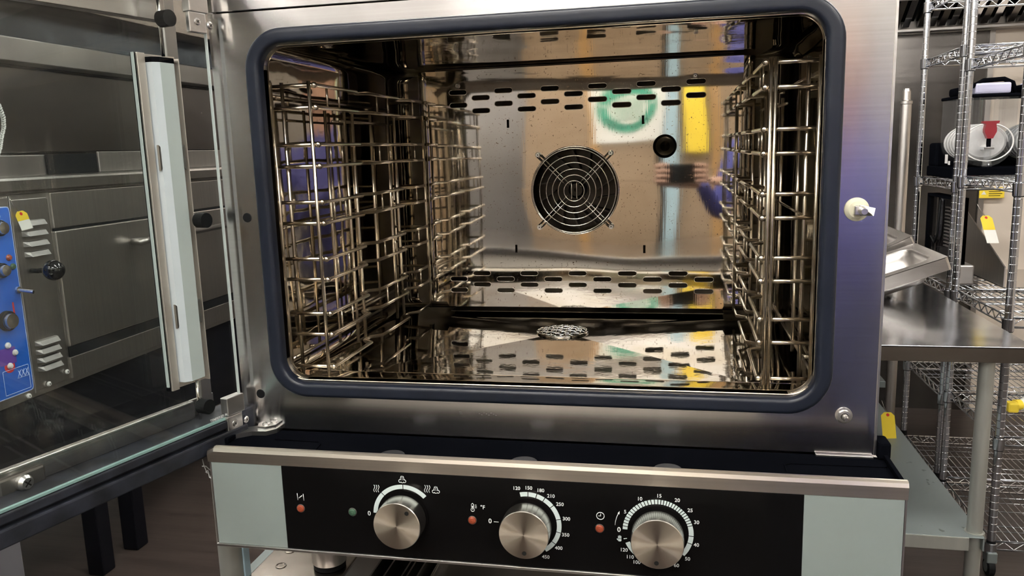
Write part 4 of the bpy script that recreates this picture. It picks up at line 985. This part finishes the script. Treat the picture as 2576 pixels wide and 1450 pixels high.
# ================================================================== BEHIND THE CAMERA, SEEN AS REFLECTIONS IN THE POLISHED STEEL
def cartons():
    def carton(x0, x1, y0, y1, z0, z1, label, extra=None):
        t = thing('cardboard_box', label, 'box', ((x0 + x1) / 2, (y0 + y1) / 2, z0), 'cardboard boxes mirrored in the oven')
        MB().box((x0, y0, z0), (x1, y1, z1), 'card', .004).build('carton', t)
        MB().box(((x0 + x1) / 2 - .03, y0 - .0008, z0 + .002), ((x0 + x1) / 2 + .03, y1 + .0008, z1 + .0), 'tape').build('packing_tape', t)
        return t
    carton(-.34, .50, -3.45, -2.98, FZ, -.4515, 'large cardboard carton on the floor, below the pile that carries the green seal')
    carton(.51, 1.25, -3.45, -2.96, FZ, -.4215, 'large cardboard carton on the floor, below the pile with the yellow board')
    carton(-.32, .47, -3.45, -2.99, -.45, 0.1185, 'cardboard carton in the middle of the pile with the green seal')
    carton(.50, 1.15, -3.42, -2.98, -.42, .1985, 'cardboard carton in the middle of the pile with the yellow board')
    carton(-.30, .46, -3.44, -3.00, .12, .78, 'topmost cardboard carton of the pile with the green seal')
    carton(.52, 1.10, -3.42, -3.02, .20, .90, 'topmost cardboard carton of the pile with the yellow board')
    # white poster sheet with a green ring seal
    t = thing('printed_sheet', 'white sheet with a round green seal taped to a pile of cartons', 'poster', (.29, -2.985, .57))
    MB().box((.08, -2.992, .37), (.50, -2.984, .78), 'cream').build('sheet', t)
    mb = MB(); c = (.27, .60)
    mb.prism(circ(*c, .155, 48), -2.984, -2.982, 'emboss', XZ, [circ(*c, .100, 48)]); mb.build('green_ring', t)
    mb = MB(); mb.tube([(a, -2.982, b) for a, b in circ(*c, .163, 40)], .0035, 'emboss', 5, True)
    for k in range(-3, 4): mb.tube([(c[0] + k * .022 + .006 * math.sin(j), -2.982, c[1] - .075 + .15 * j / 8) for j in range(9)], .004, 'emboss', 5)
    
    def glyph(ch, ang, r, size):
        a = math.radians(ang); cx_, cz_ = c[0] - r * math.sin(a), c[1] - r * math.cos(a)
        f = lambda p, q, t_: (cx_ - (p * math.cos(a) + q * math.sin(a)) , -2.9805, cz_ + (q * math.cos(a) - p * math.sin(a)))
        text_into(mb, ch, 0, 0, size, 0, 'cream', f)
    for k, ch in enumerate('COFFEE'): glyph(ch, (2.5 - k) * 20 , .128, .052)
    for sx in (-1, 1):
        st = [(c[0] + sx * .127 + (.018 if j % 2 == 0 else .008) * math.sin(PI * j / 5), c[1] + .03 + (.018 if j % 2 == 0 else .008) * math.cos(PI * j / 5)) for j in range(10)]
        mb.prism(st, -2.982, -2.9805, 'cream', XZ)
    mb.build('seal_lines', t)
    tag(MB().box((.505, -2.955, FZ), (.585, -2.91, .95), 'pale', .004).build('door_post'), 'pale blue upright post between the carton piles', 'post')
    tag(MB().box((.62, -2.955, .30), (.75, -2.90, .95), 'yellow', .004).build('yellow_board'), 'yellow board hung in front of a pile of cartons', 'board')
    # steel work table and dark shelving at the left behind the photographer
    t = thing('work_table', 'steel work table in front of the cartons, mirrored in the oven', 'table', (.1, -2.4, FZ))
    MB().box((-.78, -2.78, -1.0), (.93, -2.12, -.22), 'beige', .004).build('cabinet_body', t)
    MB().box((-.80, -2.80, -.22), (.95, -2.10, -.18), 'steel_h', .003).build('tabletop', t)
    for x in (-.75, .90):
        for y in (-2.75, -2.15): MB().cyl((x, y, FZ), (x, y, -.22), .02, 'galvleg', 16).build('leg', t)
M['tape'] = mat('brown_packing_tape', (.42, .25, .10), .3)
cartons()

def person():
    t = thing('person', 'person in a blue shirt and blue jeans holding up a phone, mirrored in the oven', 'person', (1.0, -1.3, FZ))
    def skinned(name, nodes, edges, m, parent, sub=2, root=0):
        me = bpy.data.meshes.new(name); me.from_pydata([n[0] for n in nodes], edges, [])
        o = bpy.data.objects.new(name, me); C.objects.link(o); me.materials.append(M[m])
        o.parent = parent; o.matrix_parent_inverse = PINV.get(parent.name, Matrix.Identity(4))
        sk = o.modifiers.new('skin', 'SKIN'); sk.use_smooth_shade = True
        for i, n in enumerate(nodes):
            r = n[1]; me.skin_vertices[0].data[i].radius = r if isinstance(r, tuple) else (r, r)
        for i in range(len(nodes)): me.skin_vertices[0].data[i].use_root = (i == root)
        ss = o.modifiers.new('sub', 'SUBSURF'); ss.levels = sub; ss.render_levels = sub
        return o
    def ensure(me):
        pass
    x, y = 1.0, -1.30
    # body (skin): head, neck, arms, wrists as one continuous figure
    N = [((x, y, -.12), (.128, .088)), ((x, y, .02), (.138, .095)), ((x, y + .01, .18), (.165, .115)), ((x, y, .30), (.150, .095)), ((x, y + .01, .385), .058), ((x, y + .03, .45), .056),
         ((x - .175, y, .31), .060), ((x - .245, y + .06, .06), .046), ((x - .330, y + .24, .200), .030),
         ((x + .175, y, .31), .060), ((x + .215, y + .13, .06), .046), ((x - .215, y + .275, .205), .030),
         ((x - .09, y, -.22), .070), ((x - .10, y + .02, -.62), .052), ((x - .10, y, -1.02), .045), ((x - .10, y + .14, -1.06), .035),
         ((x + .09, y, -.22), .070), ((x + .11, y + .02, -.62), .052), ((x + .12, y, -1.02), .045), ((x + .13, y + .14, -1.06), .035)]
    E_ = [(0, 1), (1, 2), (2, 3), (3, 4), (4, 5), (3, 6), (6, 7), (7, 8), (3, 9), (9, 10), (10, 11), (0, 12), (12, 13), (13, 14), (14, 15), (0, 16), (16, 17), (17, 18), (18, 19)]
    body = skinned_body(t, N, E_)
    # head
    mb = MB(); hx, hy, hz = x, y + .045, .545
    mb.sphere((hx, hy, hz), .1, 'skin', 28, (.78, .95, 1.18)); mb.sphere((hx, hy + .045, hz - .055), .055, 'skin', 20, (.95, .9, .8))
    mb.cyl((hx, hy - .02, hz - .16), (hx, hy - .0, hz - .06), .055, 'skin', 20)
    mb.sphere((hx, hy + .103, hz - .015), .014, 'skin', 12, (.8, 1.1, 1.7))
    for s_ in (-1, 1): mb.sphere((hx + s_ * .079, hy - .005, hz - .01), .022, 'skin', 12, (.4, .8, 1.3)); mb.sphere((hx + s_ * .030, hy + .083, hz + .012), .0125, 'white', 12); mb.sphere((hx + s_ * .030, hy + .0945, hz + .012), .0055, 'ink', 10)
    mb.tube([(hx - .024, hy + .089, hz - .052), (hx, hy + .098, hz - .055), (hx + .024, hy + .089, hz - .052)], .0032, 'lip', 8)
    mb.build('head', body)
    mb = MB(); mb.sphere((hx, hy - .018, hz + .028), .106, 'hair', 24, (.80, .95, 1.05)); mb.build('hair', body)
    # shoes
    for q in (14, 18):
        px, py, pz = N[q][0]
        MB().box((px - .045, py - .07, FZ + .001), (px + .045, py + .22, FZ + .08), 'rubber', .03).build('shoe', body)
    # hands on the phone
    px, py, pz = .600, -.995, .245        # phone centre
    ph = thing('phone', 'dark phone held sideways by the person in the blue shirt', 'phone', (px, py, pz))
    MB().box((px - .078, py - .006, pz - .037), (px + .078, py + .003, pz + .037), 'blackball', .004).build('case', ph)
    mb = MB(); [mb.lathe([(0, .006), (.001, .006), (.001, 0)], (px - .062, py + .003, pz + .025 - .014 * k), (0, 1, 0), 'steel_dark', 16) for k in range(3)]; mb.build('camera_lens', ph)
    for s_, wrist in ((-1, Vector(N[8][0])), (1, Vector(N[11][0]))):
        edge = px + s_ * .070; palm = Vector((edge + s_ * .030, py - .030, pz - .030))
        nodes = [(tuple(wrist), (.030, .022)), (tuple(wrist.lerp(palm, .55)), (.034, .020)), (tuple(palm), (.034, .018))]; edges = [(0, 1), (1, 2)]
        skin_part('hand', nodes, edges, body)
        for k in range(4):          # four fingers curled over the back of the phone
            z = pz - .033 + .0195 * k; r = (.0078, .0085, .0088, .0080)[k]; ln = (.8, .95, 1.0, .93)[k]
            b = (edge + s_ * .020, py - .012, z)
            skin_part('finger', [(b, r * 1.1), ((edge + s_ * .012, py + .010, z + .004), r), ((edge - s_ * .010 * ln, py + .0150, z + .007), r * .95), ((edge - s_ * (.012 + .020 * ln * ln), py + .0135, z + .004 + .002 * k), r * .8)], [(0, 1), (1, 2), (2, 3)], body)
        skin_part('thumb', [((edge + s_ * .022, py - .022, pz - .030), .013), ((edge + s_ * .006, py - .024, pz - .008), .0115), ((edge - s_ * .016, py - .020, pz + .006), .0095)], [(0, 1), (1, 2)], body)

def skin_part(name, nodes, edges, parent, m='skin'):
    me = bpy.data.meshes.new(name); me.from_pydata([n[0] for n in nodes], edges, [])
    o = bpy.data.objects.new(name, me); C.objects.link(o); me.materials.append(M[m]); o.parent = parent
    bm = bmesh.new(); bm.from_mesh(me); lay = bm.verts.layers.skin.verify(); bm.verts.ensure_lookup_table()
    for i, n in enumerate(nodes):
        r = n[1]; bm.verts[i][lay].radius = r if isinstance(r, tuple) else (r, r); bm.verts[i][lay].use_root = (i == 0)
    bm.to_mesh(me); bm.free()
    sk = o.modifiers.new('skin', 'SKIN'); sk.use_smooth_shade = True
    ss = o.modifiers.new('sub', 'SUBSURF'); ss.levels = 2; ss.render_levels = 2
    return o
def skinned_body(t, N, E_):
    o = skin_part('body', N, E_, t, 'shirt'); o.matrix_parent_inverse = PINV[t.name]
    # jeans over the legs
    c = Vector(N[0][0]); mb = MB(); K = 28; vs = []
    sec = [(.075, .160, .115), (.02, .164, .120), (-.05, .172, .128), (-.12, .172, .126), (-.17, .168, .120)]      # waistband down to the crotch
    for dz, a, b in sec: vs += [c + Vector((a * math.cos(2 * PI * k / K), b * math.sin(2 * PI * k / K), dz)) for k in range(K)]
    mb._new(vs, [(q * K + k, q * K + (k + 1) % K, (q + 1) * K + (k + 1) % K, (q + 1) * K + k) for q in range(len(sec) - 1) for k in range(K)], 'jean', True)
    for h, kn, an, sx in ((12, 13, 14, -1), (16, 17, 18, 1)):
        top = c + Vector((sx * .080, 0, -.10)); kne = Vector(N[kn][0]); ank = Vector(N[an][0])
        mb.tube([top, top.lerp(kne, .3), top.lerp(kne, .65), kne, kne.lerp(ank, .35), kne.lerp(ank, .8), ank + Vector((0, 0, .01))], [.090, .090, .080, .072, .074, .066, .064], 'jean', 20)
    mb.build('jeans', o, recalc=False)
    return o
person()

def added_fridge():  # unseen dark mass, added so the oven face reflects something dark
    t = thing('added_refrigerator', 'tall black refrigerator added beside the cartons to darken the steel reflections', 'refrigerator', (-1.7, -2.3, FZ))
    MB().box((-2.35, -2.7, FZ + .1), (-.84, -1.75, .80), 'blackglass', .01).build('cabinet', t)
    for x in (-2.33, -1.585): MB().box((x, -1.75, FZ + .15), (x + .72, -1.715, .76), 'blacksat', .008).build('door', t)
    for x in (-1.68, -1.52): MB().tube([(x, -1.715, -.2), (x, -1.66, -.18), (x, -1.66, .3), (x, -1.715, .32)], .012, 'alu', 10).build('handle', t)
    for x in (-2.3, -.89):
        for y in (-2.65, -1.80): MB().cyl((x, y, FZ), (x, y, FZ + .1), .03, 'rubber', 14).build('foot', t)
added_fridge()
